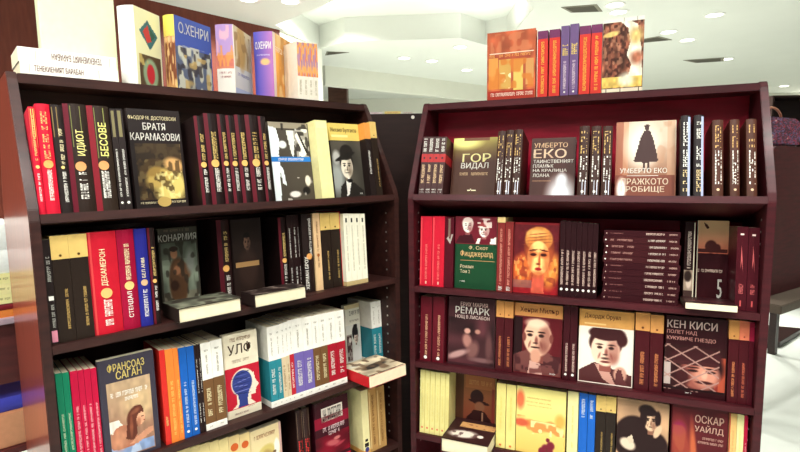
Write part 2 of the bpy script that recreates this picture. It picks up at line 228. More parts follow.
 ('S', 'L', 0, 0.7454, 0.0182, 0.004, 0.1749, 'set_white', 'second from left of four slim white volumes with orange picture band atop left bookcase', 'slim white volumes on the left bookcase'),
 ('S', 'L', 0, 0.7643, 0.0177, 0.004, 0.1761, 'set_white', 'third from left of four slim white volumes with orange picture band atop left bookcase', 'slim white volumes on the left bookcase'),
 ('S', 'L', 0, 0.7827, 0.018, 0.004, 0.1773, 'set_white', 'rightmost of four slim white volumes with orange picture band atop left bookcase', 'slim white volumes on the left bookcase'),
 ('F', 'L', 2, 0.2677, 0.1573, -0.035, 0.12, 'flat_olive', 'thick flat book showing white page edge below the coat-figure cover', None, 0.036),
 ('F', 'L', 2, 0.4605, 0.1568, -0.035, 0.08, 'flat_dark', 'dark flat book showing white page edge below the dark portrait cover', None, 0.035),
 ('F', 'L', 3, 0.7936, 0.1517, -0.085, 0.15, 'flat_red', 'flat red-spined book jutting past the edge of left third shelf', None, 0.036),
 ('F', 'R', 2, 0.8055, 0.12, -0.025, 0.11, 'flat_thin', 'thin flat book with white page edge under the number 5 cover', None, 0.018),
 ('F', 'R', 4, 0.1384, 0.1504, -0.09, 0.17, 'flat_white', 'thick flat dark book with pale lettering in front of the hat figure cover', None, 0.045),
 ('K', 'R', 2, 0.596, 0.1961, 0.02, 0.0179, 'stack_b', 'bottom of eleven flat dark books in the stack on right second shelf', 'flat stack of dark books', 0.0),
 ('K', 'R', 2, 0.598, 0.1961, 0.02, 0.0179, 'stack_b', 'second from bottom of eleven flat dark books in the stack on right second shelf', 'flat stack of dark books', 0.0185),
 ('K', 'R', 2, 0.6, 0.1961, 0.02, 0.0179, 'stack_b', 'third from bottom of eleven flat dark books in the stack on right second shelf', 'flat stack of dark books', 0.0371),
 ('K', 'R', 2, 0.596, 0.1961, 0.02, 0.0179, 'stack_b', 'fourth from bottom of eleven flat dark books in the stack on right second shelf', 'flat stack of dark books', 0.0556),
 ('K', 'R', 2, 0.598, 0.1961, 0.02, 0.0179, 'stack_b', 'fifth from bottom of eleven flat dark books in the stack on right second shelf', 'flat stack of dark books', 0.0742),
 ('K', 'R', 2, 0.6, 0.1961, 0.02, 0.0179, 'stack_b', 'middle of eleven flat dark books in the stack on right second shelf', 'flat stack of dark books', 0.0927),
 ('K', 'R', 2, 0.596, 0.1961, 0.02, 0.0179, 'stack_a', 'fifth from top of eleven flat dark books in the stack on right second shelf', 'flat stack of dark books', 0.1112),
 ('K', 'R', 2, 0.598, 0.1961, 0.02, 0.0179, 'stack_a', 'fourth from top of eleven flat dark books in the stack on right second shelf', 'flat stack of dark books', 0.1298),
 ('K', 'R', 2, 0.6, 0.1961, 0.02, 0.0179, 'stack_a', 'third from top of eleven flat dark books in the stack on right second shelf', 'flat stack of dark books', 0.1483),
 ('K', 'R', 2, 0.596, 0.1961, 0.02, 0.0179, 'stack_a', 'second from top of eleven flat dark books in the stack on right second shelf', 'flat stack of dark books', 0.1668),
 ('K', 'R', 2, 0.598, 0.1961, 0.02, 0.0179, 'stack_b', 'topmost of eleven flat dark books in the stack on right second shelf', 'flat stack of dark books', 0.1854),
 ('K', 'L', 0, 0.0265, 0.1949, 0.002, 0.0262, 'tin', 'lower of two flat white books, its title upright, on left bookcase top', 'flat white books', 0.0),
 ('K', 'L', 0, 0.0245, 0.1949, 0.004, 0.0309, 'tin_up', 'upper of two flat white books, its title upside down, on left bookcase top', 'flat white books', 0.0268),
 ('Y', 'L', 0, 0.2421, 0.0477, 0.0684, 0.1991, 'omni_diamond', 'white omnibus with a red and green diamond picture on left bookcase top', 'omnibus volumes on the left bookcase', [-53.77, 0.105]),
 ('Y', 'L', 0, 0.3559, 0.0376, 0.0783, 0.1983, 'omni_yellow', 'omnibus with yellow spine and deep blue collage cover on left bookcase top', 'omnibus volumes on the left bookcase', [-62.47, 0.1464]),
 ('Y', 'L', 0, 0.4988, 0.053, 0.073, 0.1981, 'omni_pink', 'omnibus with pinkish picture and white lower half on left bookcase top', 'omnibus volumes on the left bookcase', [-45.77, 0.1478]),
 ('Y', 'L', 0, 0.6214, 0.0609, 0.0828, 0.1987, 'omni_blue', 'omnibus with blue to mauve spine and orange cover on left bookcase top', 'omnibus volumes on the left bookcase', [-51.77, 0.1551]),
]


# ------------------------------------------------------------------ helpers
def lin(c):
    return tuple((v / 12.92 if v <= 0.04045 else ((v + 0.055) / 1.055) ** 2.4) for v in c)

def rgb(r, g, b):
    return (r / 255, g / 255, b / 255)

_M = {}
def mat(color, rough=0.5, name=None, spec=0.2, coat=0.0, metal=0.0, emit=0.0, grain=0.06, scale=60):
    key = (color, rough, spec, coat, metal, emit, grain)
    if key in _M:
        return _M[key]
    m = bpy.data.materials.new(name or 'paper_%02x%02x%02x' % tuple(int(v * 255) for v in color))
    m.use_nodes = True
    nt = m.node_tree
    b = nt.nodes['Principled BSDF']
    l = lin(color)
    b.inputs['Roughness'].default_value = rough
    b.inputs['Specular IOR Level'].default_value = spec
    b.inputs['Coat Weight'].default_value = coat
    b.inputs['Metallic'].default_value = metal
    if grain:
        tc = nt.nodes.new('ShaderNodeTexCoord')
        n = nt.nodes.new('ShaderNodeTexNoise')
        n.inputs['Scale'].default_value = scale
        r = nt.nodes.new('ShaderNodeValToRGB')
        r.color_ramp.elements[0].color = tuple(v * (1 - grain * 2) for v in l) + (1,)
        r.color_ramp.elements[1].color = tuple(min(1, v * (1 + grain * 2)) for v in l) + (1,)
        nt.links.new(tc.outputs['Object'], n.inputs['Vector'])
        nt.links.new(n.outputs['Fac'], r.inputs['Fac'])
        nt.links.new(r.outputs['Color'], b.inputs['Base Color'])
    else:
        b.inputs['Base Color'].default_value = l + (1,)
    if emit:
        b.inputs['Emission Color'].default_value = l + (1,)
        b.inputs['Emission Strength'].default_value = emit
    _M[key] = m
    return m

def wood(name, dark, light, rough=0.5, coat=0.04, stretch=(2, 14, 14)):
    m = bpy.data.materials.new(name)
    m.use_nodes = True
    nt = m.node_tree
    b = nt.nodes['Principled BSDF']
    tc = nt.nodes.new('ShaderNodeTexCoord')
    mp = nt.nodes.new('ShaderNodeMapping')
    mp.inputs['Scale'].default_value = stretch
    n = nt.nodes.new('ShaderNodeTexNoise')
    n.inputs['Scale'].default_value = 4
    n.inputs['Detail'].default_value = 6
    r = nt.nodes.new('ShaderNodeValToRGB')
    r.color_ramp.elements[0].position = 0.3
    r.color_ramp.elements[1].position = 0.7
    r.color_ramp.elements[0].color = lin(dark) + (1,)
    r.color_ramp.elements[1].color = lin(light) + (1,)
    nt.links.new(tc.outputs['Object'], mp.inputs['Vector'])
    nt.links.new(mp.outputs['Vector'], n.inputs['Vector'])
    nt.links.new(n.outputs['Fac'], r.inputs['Fac'])
    nt.links.new(r.outputs['Color'], b.inputs['Base Color'])
    b.inputs['Roughness'].default_value = rough
    b.inputs['Specular IOR Level'].default_value = .3
    b.inputs['Coat Weight'].default_value = coat
    b.inputs['Coat Roughness'].default_value = 0.18
    return m

def obj(name, me, parent=None):
    o = bpy.data.objects.new(name, me)
    COL.objects.link(o)
    if parent is not None:
        o.parent = parent
    return o

def mesh(name, verts, faces, m, smooth=False):
    me = bpy.data.meshes.new(name)
    me.from_pydata([tuple(v) for v in verts], [], faces)
    if m is not None:
        me.materials.append(m)
    if smooth:
        for p in me.polygons:
            p.use_smooth = True
    me.update()
    return me

def fix(me):
    bm = bmesh.new(); bm.from_mesh(me)
    bmesh.ops.recalc_face_normals(bm, faces=bm.faces)
    bm.to_mesh(me); bm.free()
    return me

def prism(name, prof, z0, z1, m, axis='z', bevel=0.0, caps=None):
    """closed profile (list of 2D points) extruded between z0 and z1 along an axis"""
    n = len(prof)
    def P(a, b, c):
        return {'z': (a, b, c), 'x': (c, a, b), 'y': (a, c, b)}[axis]
    v = [P(a, b, z0) for a, b in prof] + [P(a, b, z1) for a, b in prof]
    f = []
    for q in (caps or [tuple(range(n))]):
        f += [tuple(q)[::-1], tuple(n + i for i in q)]
    f += [(i, (i + 1) % n, n + (i + 1) % n, n + i) for i in range(n)]
    me = fix(mesh(name, v, f, m))
    if bevel:
        bm = bmesh.new(); bm.from_mesh(me)
        bmesh.ops.bevel(bm, geom=list(bm.edges), offset=bevel, segments=2, affect='EDGES', clamp_overlap=True)
        bm.to_mesh(me); bm.free()
    return me

def box(name, x0, x1, y0, y1, z0, z1, m, bevel=0.0):
    return prism(name, [(x0, y0), (x1, y0), (x1, y1), (x0, y1)], z0, z1, m, 'z', bevel)

def boxes(name, lst, m):
    v, f = [], []
    for x0, x1, y0, y1, z0, z1 in lst:
        k = len(v)
        v += [(x0, y0, z0), (x1, y0, z0), (x1, y1, z0), (x0, y1, z0), (x0, y0, z1), (x1, y0, z1), (x1, y1, z1), (x0, y1, z1)]
        f += [tuple(k + i for i in q) for q in ((3, 2, 1, 0), (4, 5, 6, 7), (0, 1, 5, 4), (1, 2, 6, 5), (2, 3, 7, 6), (3, 0, 4, 7))]
    return mesh(name, v, f, m)

def cyl(name, r, z0, z1, m, n=32, r2=None):
    r2 = r if r2 is None else r2
    v = [(r * math.cos(2 * math.pi * i / n), r * math.sin(2 * math.pi * i / n), z0) for i in range(n)]
    v += [(r2 * math.cos(2 * math.pi * i / n), r2 * math.sin(2 * math.pi * i / n), z1) for i in range(n)]
    f = [tuple(range(n))[::-1], tuple(range(n, 2 * n))] + [(i, (i + 1) % n, n + (i + 1) % n, n + i) for i in range(n)]
    return mesh(name, v, f, m)

def thing(name, label, cat, M=None, group=None):
    o = bpy.data.objects.new(name, None)
    o.empty_display_size = 0.05
    COL.objects.link(o)
    if M is not None:
        o.matrix_world = M
    o['label'] = label
    o['category'] = cat
    if group:
        o['group'] = group
    return o

def structure(name, me, M=None):
    o = obj(name, me)
    if M is not None:
        o.matrix_world = M
    o['kind'] = 'structure'
    return o

def case_matrix(c):
    d = CASES[c]
    return Matrix.Translation((d['x'], d['y'], EYE)) @ Matrix.Rotation(d['yaw'], 4, 'Z')

def shelf_matrix(c, s):
    z, phi = SHELF[c, s]
    M = case_matrix(c) @ Matrix.Translation((0, SETBACK if s == 0 else 0, z))
    return M @ Matrix.Rotation(-math.radians(phi), 4, 'X')

# ------------------------------------------------------------------ lettering
_G = {}
def glyphs(txt):
    if txt in _G:
        return _G[txt]
    cu = bpy.data.curves.new('lettering', 'FONT')
    cu.body = txt
    cu.resolution_u = 2
    cu.align_x = 'CENTER'
    cu.space_line = 0.85
    o = bpy.data.objects.new('lettering', cu)
    COL.objects.link(o)
    dg = bpy.context.evaluated_depsgraph_get()
    me = o.evaluated_get(dg).to_mesh()
    v = np.array([(p.co.x, p.co.y) for p in me.vertices])
    f = [tuple(p.vertices) for p in me.polygons]
    nv = len(v)
    v = np.concatenate([v + (-.013, 0), v + (.013, 0), v + (0, .008)])      # bolder strokes
    f = f + [tuple(i + nv for i in q) for q in f] + [tuple(i + 2 * nv for i in q) for q in f]
    o.evaluated_get(dg).to_mesh_clear()
    bpy.data.objects.remove(o); bpy.data.curves.remove(cu)
    lo, hi = v.min(0), v.max(0)
    v = (v - lo) / np.maximum(hi - lo, 1e-6)
    _G[txt] = (v, f)
    return _G[txt]

def strokes(n, seed):
    """tiny unreadable print: n letter-like clusters of bars in a unit box"""
    rnd = random.Random(seed)
    n = int(n * 2.1 + .5)
    v, f = [], []
    def R(a, b, c, d):
        k = len(v); v.extend([(a, c), (b, c), (b, d), (a, d)]); f.append((k, k + 1, k + 2, k + 3))
    for i in range(n):
        if rnd.random() < 0.12 and 0 < i < n - 1:
            continue
        a, b = (i + 0.08) / n, (i + 0.84) / n
        w = (b - a) * 0.26
        k = rnd.random()
        R(a, a + w, 0, 1)
        if k < 0.75:
            R(b - w, b, 0 if k > 0.3 else 0.4, 1)
        y = rnd.choice((0, 0.4, 0.8))
        R(a, b, y, y + 0.16)
        if k > 0.4:
            R(a, b, 0.84, 1.0)
    return np.array(v), f

class Flat:
    """collects flat printed shapes lying on a face; P maps (s, t) of the face to 3D"""
    def __init__(self, P):
        self.P = P; self.by = {}
    def add(self, color, pts, faces, lift):
        v, f = self.by.setdefault(color, ([], []))
        k = len(v)
        v.extend(self.P(a, b, lift) for a, b in pts)
        f.extend(tuple(k + i for i in q) for q in faces)
    def rect(self, color, a0, a1, b0, b1, lift=0.0003):
        self.add(color, [(a0, b0), (a1, b0), (a1, b1), (a0, b1)], [(0, 1, 2, 3)], lift)
    def disc(self, color, ca, cb, ra, rb, lift=0.0005, n=20):
        self.add(color, [(ca + ra * math.cos(2 * math.pi * i / n), cb + rb * math.sin(2 * math.pi * i / n)) for i in range(n)], [tuple(range(n))], lift)
    def text(self, color, txt, a0, a1, b0, b1, vertical=False, lift=0.0006, seed=0, flip=False):
        if txt.startswith('*'):
            v, f = strokes(int(txt[1:]), seed)
        else:
            v, f = glyphs(txt)
        if flip:
            v = 1 - v
        if vertical:      # reads upwards
            pts = [(a1 - t * (a1 - a0), b0 + s * (b1 - b0)) for s, t in v]
        else:
            pts = [(a0 + s * (a1 - a0), b0 + t * (b1 - b0)) for s, t in v]
        self.add(color, pts, f, lift)
    def build(self, name, parent, rough=0.45):
        for color, (v, f) in self.by.items():
            obj(name, mesh(name, v, f, mat(color, rough, grain=0)), parent)

# ------------------------------------------------------------------ printed pictures
class Pic:
    def __init__(self, w=56, h=80, bg=(0.5, 0.5, 0.5)):
        self.w, self.h = w, h
        self.X, self.Y = np.meshgrid(np.linspace(0, 1, w), np.linspace(0, 1, h))
        self.a = np.zeros((h, w, 3)) + np.array(bg)
    def blend(self, m, col):
        m = np.clip(m, 0, 1)[..., None]
        self.a = self.a * (1 - m) + np.array(col) * m
        return self
    def ell(self, cx, cy, rx, ry, col, soft=0.15, rot=0, al=1):
        c, s = math.cos(rot), math.sin(rot)
        dx, dy = self.X - cx, self.Y - cy
        d = np.sqrt(((dx * c + dy * s) / rx) ** 2 + ((-dx * s + dy * c) / ry) ** 2)
        return self.blend((1 + soft / 2 - d) / max(soft, 1e-3) * al if al == 1 else np.clip((1 + soft / 2 - d) / soft, 0, 1) * al, col)
    def poly(self, pts, col, al=1):
        ins = np.zeros((self.h, self.w), bool)
        n = len(pts)
        for i in range(n):
            (x0, y0), (x1, y1) = pts[i], pts[(i + 1) % n]
            if y0 == y1:
                continue
            ins ^= ((self.Y > min(y0, y1)) & (self.Y <= max(y0, y1)) & (self.X < x0 + (self.Y - y0) * (x1 - x0) / (y1 - y0)))
        return self.blend(ins * al, col)
    def rect(self, a, b, c, d, col, al=1):
        return self.poly([(a, c), (b, c), (b, d), (a, d)], col, al)
    def grad(self, c0, c1, axis='y', lo=0, hi=1):
        t = np.clip(((self.Y if axis == 'y' else self.X) - lo) / (hi - lo), 0, 1)[..., None]
        self.a = np.array(c0) * (1 - t) + np.array(c1) * t
        return self
    def noise(self, n, seed):
        rs = np.random.RandomState(seed)
        g = rs.rand(n + 2, n + 2)
        x, y = self.X * n, self.Y * n
        i, j = x.astype(int), y.astype(int)
        u, v = x - i, y - j
        u, v = u * u * (3 - 2 * u), v * v * (3 - 2 * v)
        return (g[j, i] * (1 - u) + g[j, i + 1] * u) * (1 - v) + (g[j + 1, i] * (1 - u) + g[j + 1, i + 1] * u) * v
    def mottle(self, n, seed, amp=0.3):
        self.a = self.a * (1 + amp * (self.noise(n, seed)[..., None] * 2 - 1))
        return self
    def blot(self, n, seed, thr, col, al=1, region=None, soft=0.12):
        m = np.clip((self.noise(n, seed) - thr) / soft, 0, 1) * al
        if region is not None:
            a, b, c, d = region
            m = m * ((self.X > a) & (self.X < b) & (self.Y > c) & (self.Y < d))
        return self.blend(m, col)

def head(p, cx, cy, r, skin, hair, shade, bald=False, turn=0.0):
    """a printed face: r is half the face width in picture units (x); y is scaled by the picture's aspect"""
    k = p.w / p.h * 1.3
    ry = r * k
    p.rect(cx - r * .42, cx + r * .42, cy - ry * 1.35, cy - ry * .6, shade)
    if not bald:
        p.ell(cx, cy + ry * .42, r * 1.15, ry * .85, hair, .12)
    p.ell(cx, cy, r, ry, skin, .1)
    p.ell(cx + (r * .55 if turn <= 0 else -r * .55), cy - ry * .05, r * .42, ry * .8, shade, .8, al=.6)
    if bald:
        p.ell(cx - r * .95, cy, r * .14, ry * .24, shade, .3)
        p.ell(cx + r * .95, cy, r * .14, ry * .24, shade, .3)
    else:
        p.ell(cx, cy + ry * .95, r * .95, ry * .38, hair, .25)
    dk = tuple(v * .35 for v in shade)
    t = turn * r
    for s in (-1, 1):
        p.ell(cx + t + s * r * .4, cy + ry * .12, r * .19, ry * .085, dk, .5)
        p.ell(cx + t + s * r * .42, cy + ry * .3, r * .26, ry * .05, dk, .6)
    p.ell(cx + t + r * .06, cy - ry * .16, r * .11, ry * .22, shade, .8, al=.9)
    p.ell(cx + t, cy - ry * .3, r * .18, ry * .05, dk, .7, al=.7)
    p.ell(cx + t, cy - ry * .53, r * .32, ry * .06, dk, .5, al=.9)
    for s in (-1, 1):
        p.ell(cx + t + s * r * .42, cy - ry * .38, r * .07, ry * .2, shade, .8, .35 * s, al=.7)
    p.ell(cx + t + r * .5, cy - ry * .5, r * .35, ry * .3, shade, .9, al=.5)
    return p

G = lambda v: (v, v, v)
def pic_goldfigure():
    p = Pic(48, 56, rgb(40, 30, 18))
    p.blot(9, 3, .45, rgb(120, 100, 60), .7).blot(14, 4, .6, rgb(70, 50, 30), .8)
    p.rect(0, 1, .72, 1, rgb(48, 36, 24), .6)
    p.ell(.72, .22, .36, .3, rgb(215, 195, 110), .5, .4).ell(.45, .38, .3, .17, rgb(190, 160, 85), .4, .3)
    p.ell(.82, .62, .22, .13, rgb(205, 160, 100), .5, -.2).ell(.35, .5, .16, .08, rgb(150, 120, 60), .5, .3)
    p.blot(11, 8, .55, rgb(60, 42, 20), .7, (0, .95, .1, .7)).blot(16, 9, .62, rgb(240, 225, 150), .7, (.4, 1, 0, .5))
    return p
def pic_blueband():
    p = Pic(56, 80, rgb(75, 68, 58))
    p.rect(0, 1, .93, 1, rgb(150, 140, 120)).blot(10, 5, .5, rgb(40, 36, 32), .8, (.3, 1, .9, 1))
    p.poly([(0, .95), (.17, .93), (.24, .75), (.18, .6), (.2, .45), (.26, .4), (.3, .2), (.22, .22), (.17, .4), (.14, 0), (0, 0)], rgb(235, 245, 245))
    p.ell(.3, .72, .1, .05, rgb(225, 230, 225), .3).poly([(.42, .9), (.66, .9), (.55, .55), (.5, .62)], rgb(225, 225, 215))
    p.poly([(.6, .92), (1, .92), (1, .5), (.66, .5)], rgb(160, 155, 145)).blot(12, 2, .5, rgb(235, 235, 225), .9, (.6, 1, .5, .93)).blot(15, 6, .55, rgb(50, 45, 40), .9, (.6, 1, .5, .93))
    p.poly([(.64, .84), (.7, .88), (.9, .6), (.84, .57)], rgb(245, 240, 225)).poly([(.72, .86), (.76, .86), (.95, .62), (.9, .6)], rgb(40, 36, 32))
    p.rect(0, 1, .495, .56, rgb(40, 120, 200))
    p.ell(.86, .25, .07, .07, rgb(235, 225, 205), .3).ell(.5, .08, .14, .04, rgb(235, 230, 220), .4).ell(.8, .12, .1, .05, rgb(30, 26, 24), .3)
    p.blot(13, 3, .66, rgb(220, 215, 205), .8, (.3, 1, 0, .3))
    return p
def pic_hatman_bw():
    p = Pic(48, 60, rgb(70, 66, 58)).mottle(3, 2, .3)
    p.ell(.1, .35, .25, .3, rgb(165, 170, 165), .9).ell(.14, .72, .12, .12, rgb(185, 185, 180), .6)
    p.poly([(.15, 0), (.2, .2), (.42, .32), (.7, .25), (1, .1), (1, 0)], rgb(38, 34, 30))
    head(p, .47, .55, .2, rgb(235, 225, 205), rgb(30, 26, 24), rgb(120, 105, 88))
    p.poly([(.4, .3), (.5, .36), (.58, .3), (.46, .05), (.38, .02)], rgb(240, 238, 228)).ell(.52, .3, .1, .035, rgb(24, 22, 20), .2)
    p.ell(.5, .82, .22, .13, rgb(34, 30, 27), .15).ell(.44, .735, .35, .045, rgb(30, 27, 24), .2, .22)
    return p
def pic_coat():
    p = Pic(48, 72, rgb(125, 136, 118)).mottle(6, 3, .3).rect(0, 1, 0, .25, rgb(135, 124, 104), .6)
    p.rect(0, 1, .75, 1, rgb(80, 84, 72), .5)
    p.ell(.42, .4, .27, .38, rgb(98, 68, 46), .2).ell(.55, .58, .25, .13, rgb(118, 82, 56), .3, -.3)
    p.ell(.34, .84, .1, .08, rgb(185, 130, 95), .3).ell(.34, .91, .13, .04, rgb(60, 45, 36), .2)
    p.ell(.4, .58, .1, .07, rgb(175, 120, 85), .4).ell(.3, .35, .12, .08, rgb(60, 38, 28), .4)
    p.ell(.8, .7, .12, .18, rgb(150, 155, 145), .8).blot(9, 4, .6, rgb(50, 44, 36), .7)
    return p
def pic_faint():
    p = Pic(40, 60, rgb(38, 26, 22))
    head(p, .5, .72, .12, rgb(120, 90, 72), rgb(24, 17, 15), rgb(70, 50, 42))
    p.ell(.5, .38, .35, .25, rgb(52, 36, 30), .5).rect(.05, .9, .4, .47, rgb(180, 140, 90))
    return p
def pic_recline():
    p = Pic(56, 72, rgb(180, 150, 120)).grad(rgb(150, 112, 90), rgb(188, 160, 126), lo=.3, hi=1)
    p.ell(.75, .66, .4, .22, rgb(205, 176, 132), .9, al=.8)
    p.rect(0, 1, 0, .15, rgb(128, 150, 188)).blot(8, 3, .55, rgb(190, 205, 225), .8, (0, 1, 0, .15))
    p.poly([(0, .34), (0, .5), (.2, .5), (.28, .42), (.2, .32)], rgb(226, 218, 204))
    p.poly([(0, .13), (.02, .3), (.12, .4), (.3, .42), (.5, .36), (.62, .2), (.5, .1), (.2, .1)], rgb(168, 108, 82))
    p.ell(.2, .24, .16, .13, rgb(196, 136, 104), .8)
    p.poly([(.4, .14), (.62, .22), (.84, .28), (1, .29), (1, .23), (.86, .19), (.6, .12)], rgb(192, 136, 106))
    h = rgb(92, 46, 34)
    p.poly([(.34, .22), (.38, .4), (.46, .54), (.58, .62), (.72, .63), (.8, .56), (.78, .5), (.68, .47), (.62, .36), (.6, .24), (.5, .18)], h)
    p.ell(.58, .5, .2, .12, h, .2, .3).ell(.48, .36, .04, .14, rgb(132, 74, 52), .7, -.1).ell(.6, .56, .12, .03, rgb(130, 76, 54), .8, .2)
    p.poly([(.64, .5), (.74, .53), (.8, .5), (.83, .455), (.8, .445), (.82, .42), (.8, .41), (.79, .385), (.72, .36), (.63, .37), (.61, .44)], rgb(216, 162, 128))
    p.ell(.66, .4, .05, .06, rgb(176, 116, 88), .8).ell(.755, .465, .028, .01, rgb(66, 36, 30), .5).ell(.79, .405, .02, .008, rgb(160, 66, 56), .4)
    return p.mottle(14, 5, .08)
def pic_profile():
    p = Pic(48, 56, rgb(190, 25, 48))
    cream = rgb(238, 222, 200)
    p.ell(.5, .6, .36, .34, cream, .06)
    p.poly([(.3, .35), (.28, .1), (.14, 0), (.85, 0), (.7, .14), (.72, .24), (.86, .25), (.88, .38), (.97, .46), (.86, .62), (.84, .8)], cream)
    p.ell(.47, .6, .3, .3, rgb(48, 60, 130), .06).poly([(.3, .4), (.36, .12), (.3, 0), (.62, 0), (.6, .16), (.68, .4)], rgb(48, 60, 130))
    for i in range(9):
        y = .34 + i * .062
        p.ell(.47 + .03 * (i % 3 - 1), y, .24, .008, rgb(120, 125, 190) if i % 2 else rgb(25, 30, 70), .8, .12 * (i % 3 - 1))
    return p
def pic_woman_bw():
    p = Pic(40, 56, rgb(215, 215, 205))
    p.rect(.0, .38, 0, .75, rgb(150, 140, 132)).blot(10, 4, .45, rgb(70, 45, 45), .9, (0, .38, .05, .72)).ell(.24, .6, .1, .07, rgb(225, 215, 205), .4)
    p.poly([(.4, 0), (.46, .34), (.62, .42), (.95, .34), (1, 0)], rgb(225, 222, 214))
    p.ell(.62, .78, .22, .2, rgb(38, 32, 34), .2).ell(.66, .95, .14, .08, rgb(38, 32, 34), .2)
    head(p, .68, .62, .15, rgb(225, 205, 188), rgb(38, 32, 34), rgb(140, 118, 105))
    return p
def pic_turban():
    p = Pic(48, 60, rgb(228, 210, 160)).blot(6, 3, .55, rgb(240, 232, 195), .8)
    p.ell(.5, .78, .32, .13, rgb(210, 190, 110), .3, .1).ell(.5, .45, .34, .35, rgb(150, 110, 65), .3)
    p.ell(.5, .55, .22, .22, rgb(195, 165, 95), .4).ell(.3, .45, .1, .2, rgb(110, 70, 45), .4).ell(.74, .5, .13, .2, rgb(120, 60, 45), .4)
    p.ell(.9, .82, .1, .14, rgb(240, 240, 225), .3).blot(12, 7, .62, rgb(80, 50, 35), .8, (.15, .9, .1, .8))
    return p
def pic_redcreature():
    p = Pic(48, 40, rgb(110, 8, 30)).mottle(3, 5, .4)
    p.ell(.5, .55, .22, .13, rgb(190, 90, 95), .6, -.5).ell(.62, .72, .1, .08, rgb(205, 120, 115), .5).ell(.7, .4, .16, .06, rgb(175, 60, 75), .6, .4)
    return p
def pic_vidal():
    p = Pic(48, 60, rgb(70, 45, 34)).grad(rgb(70, 40, 28), rgb(150, 138, 70), lo=.6, hi=1)
    p.ell(.25, .95, .35, .12, rgb(225, 220, 130), .8).rect(.22, .8, .95, 1, rgb(110, 70, 50))
    p.poly([(.35, .14), (.42, .12), (.46, .17), (.47, .12), (.56, .12), (.56, .145)], rgb(235, 230, 190))
    return p
def pic_glow():
    p = Pic(40, 56, rgb(66, 36, 30))
    p.ell(.72, .06, .3, .28, rgb(230, 235, 240), .9).ell(.72, .3, .12, .12, rgb(215, 220, 225), .7)
    return p
def pic_cape():
    p = Pic(56, 72, rgb(205, 180, 150)).grad(rgb(130, 82, 58), rgb(196, 180, 158), lo=.25, hi=.75)
    p.rect(0, .12, 0, 1, rgb(150, 80, 55), .8).rect(.12, .2, 0, 1, rgb(190, 130, 95), .6).rect(.86, 1, .3, 1, rgb(190, 150, 120), .6)
    p.ell(.45, .68, .26, .28, rgb(226, 218, 202), .8).blot(8, 5, .6, rgb(175, 130, 100), .5, (.6, 1, .3, 1))
    d = rgb(60, 36, 34)
    p.poly([(.47, .88), (.57, .88), (.63, .78), (.7, .55), (.72, .48), (.5, .46), (.3, .48), (.34, .58), (.41, .78)], d)
    p.ell(.52, .915, .035, .04, d, .1).ell(.52, .945, .05, .015, d, .1).rect(.46, .495, .36, .48, d).rect(.54, .575, .36, .48, d)
    p.rect(0, 1, 0, .3, rgb(110, 50, 36), .7).ell(.1, .12, .08, .14, rgb(235, 230, 225), .6)
    return p
def pic_faces():
    p = Pic(56, 36, rgb(105, 25, 38))
    w = rgb(240, 232, 220)
    p.poly([(0, 0), (.1, .3), (.4, .35), (.5, 0)], rgb(60, 14, 24)).poly([(.5, 0), (.55, .2), (.9, .2), (1, .3), (1, 0)], w)
    p.poly([(.58, 0), (.62, .2), (.86, .2), (.85, 0)], rgb(100, 20, 34))
    head(p, .3, .66, .12, w, rgb(225, 205, 195), rgb(140, 80, 80))
    head(p, .7, .5, .12, w, rgb(150, 60, 60), rgb(150, 85, 85), turn=-.1)
    p.blot(14, 4, .5, w, .8, (.54, .88, .62, .95))
    return p
def pic_goldwoman():
    p = Pic(64, 88, rgb(96, 22, 28)).grad(rgb(150, 26, 34), rgb(92, 24, 30), lo=.0, hi=.6)
    p.ell(.22, .34, .24, .22, rgb(214, 106, 46), .6, .4).ell(.84, .34, .18, .26, rgb(216, 130, 56), .6, -.4)
    p.blot(14, 7, .55, rgb(120, 36, 30), .6, (0, 1, .12, .5)).blot(18, 9, .62, rgb(240, 180, 96), .6, (0, 1, .2, .55))
    p.rect(.0, .42, .08, .19, rgb(140, 96, 88), .7)
    p.poly([(.4, 0), (.46, .34), (.68, .34), (.7, 0)], rgb(206, 88, 66))
    sk, sh = rgb(250, 200, 122), rgb(192, 92, 48)
    p.ell(.57, .66, .34, .29, rgb(120, 48, 30), .1).ell(.56, .8, .31, .18, rgb(206, 134, 66), .12).ell(.5, .88, .2, .06, rgb(232, 172, 96), .7)
    for k in range(4):
        p.ell(.56, .74 + k * .045, .3 - k * .03, .008, rgb(150, 78, 42), .9, .08)
    p.ell(.56, .52, .25, .25, sk, .08).ell(.77, .5, .1, .22, sh, .9, al=.7).ell(.36, .5, .08, .22, sh, .9, al=.7).ell(.56, .28, .18, .05, sh, .9, al=.7)
    for s in (-1, 1):
        p.ell(.56 + s * .115, .575, .095, .05, sh, .9, al=.9).ell(.56 + s * .115, .57, .07, .022, rgb(60, 22, 18), .5).ell(.56 + s * .12, .635, .1, .012, rgb(84, 32, 20), .6, -.12 * s)
    p.ell(.585, .48, .025, .1, sh, .9).ell(.56, .435, .05, .014, rgb(130, 48, 30), .7).ell(.56, .36, .075, .024, rgb(165, 28, 34), .4)
    return p.mottle(16, 3, .1)
def pic_sunset():
    p = Pic(48, 36, rgb(225, 160, 115)).grad(rgb(190, 100, 75), rgb(225, 185, 140), lo=0, hi=.8)
    d = rgb(70, 28, 26)
    p.rect(0, 1, 0, .12, d).ell(.45, .2, .2, .2, d, .2).ell(.65, .15, .12, .14, d, .3).poly([(.2, .95), (.3, .9), (.38, .78), (.3, .75), (.22, .86)], d)
    return p
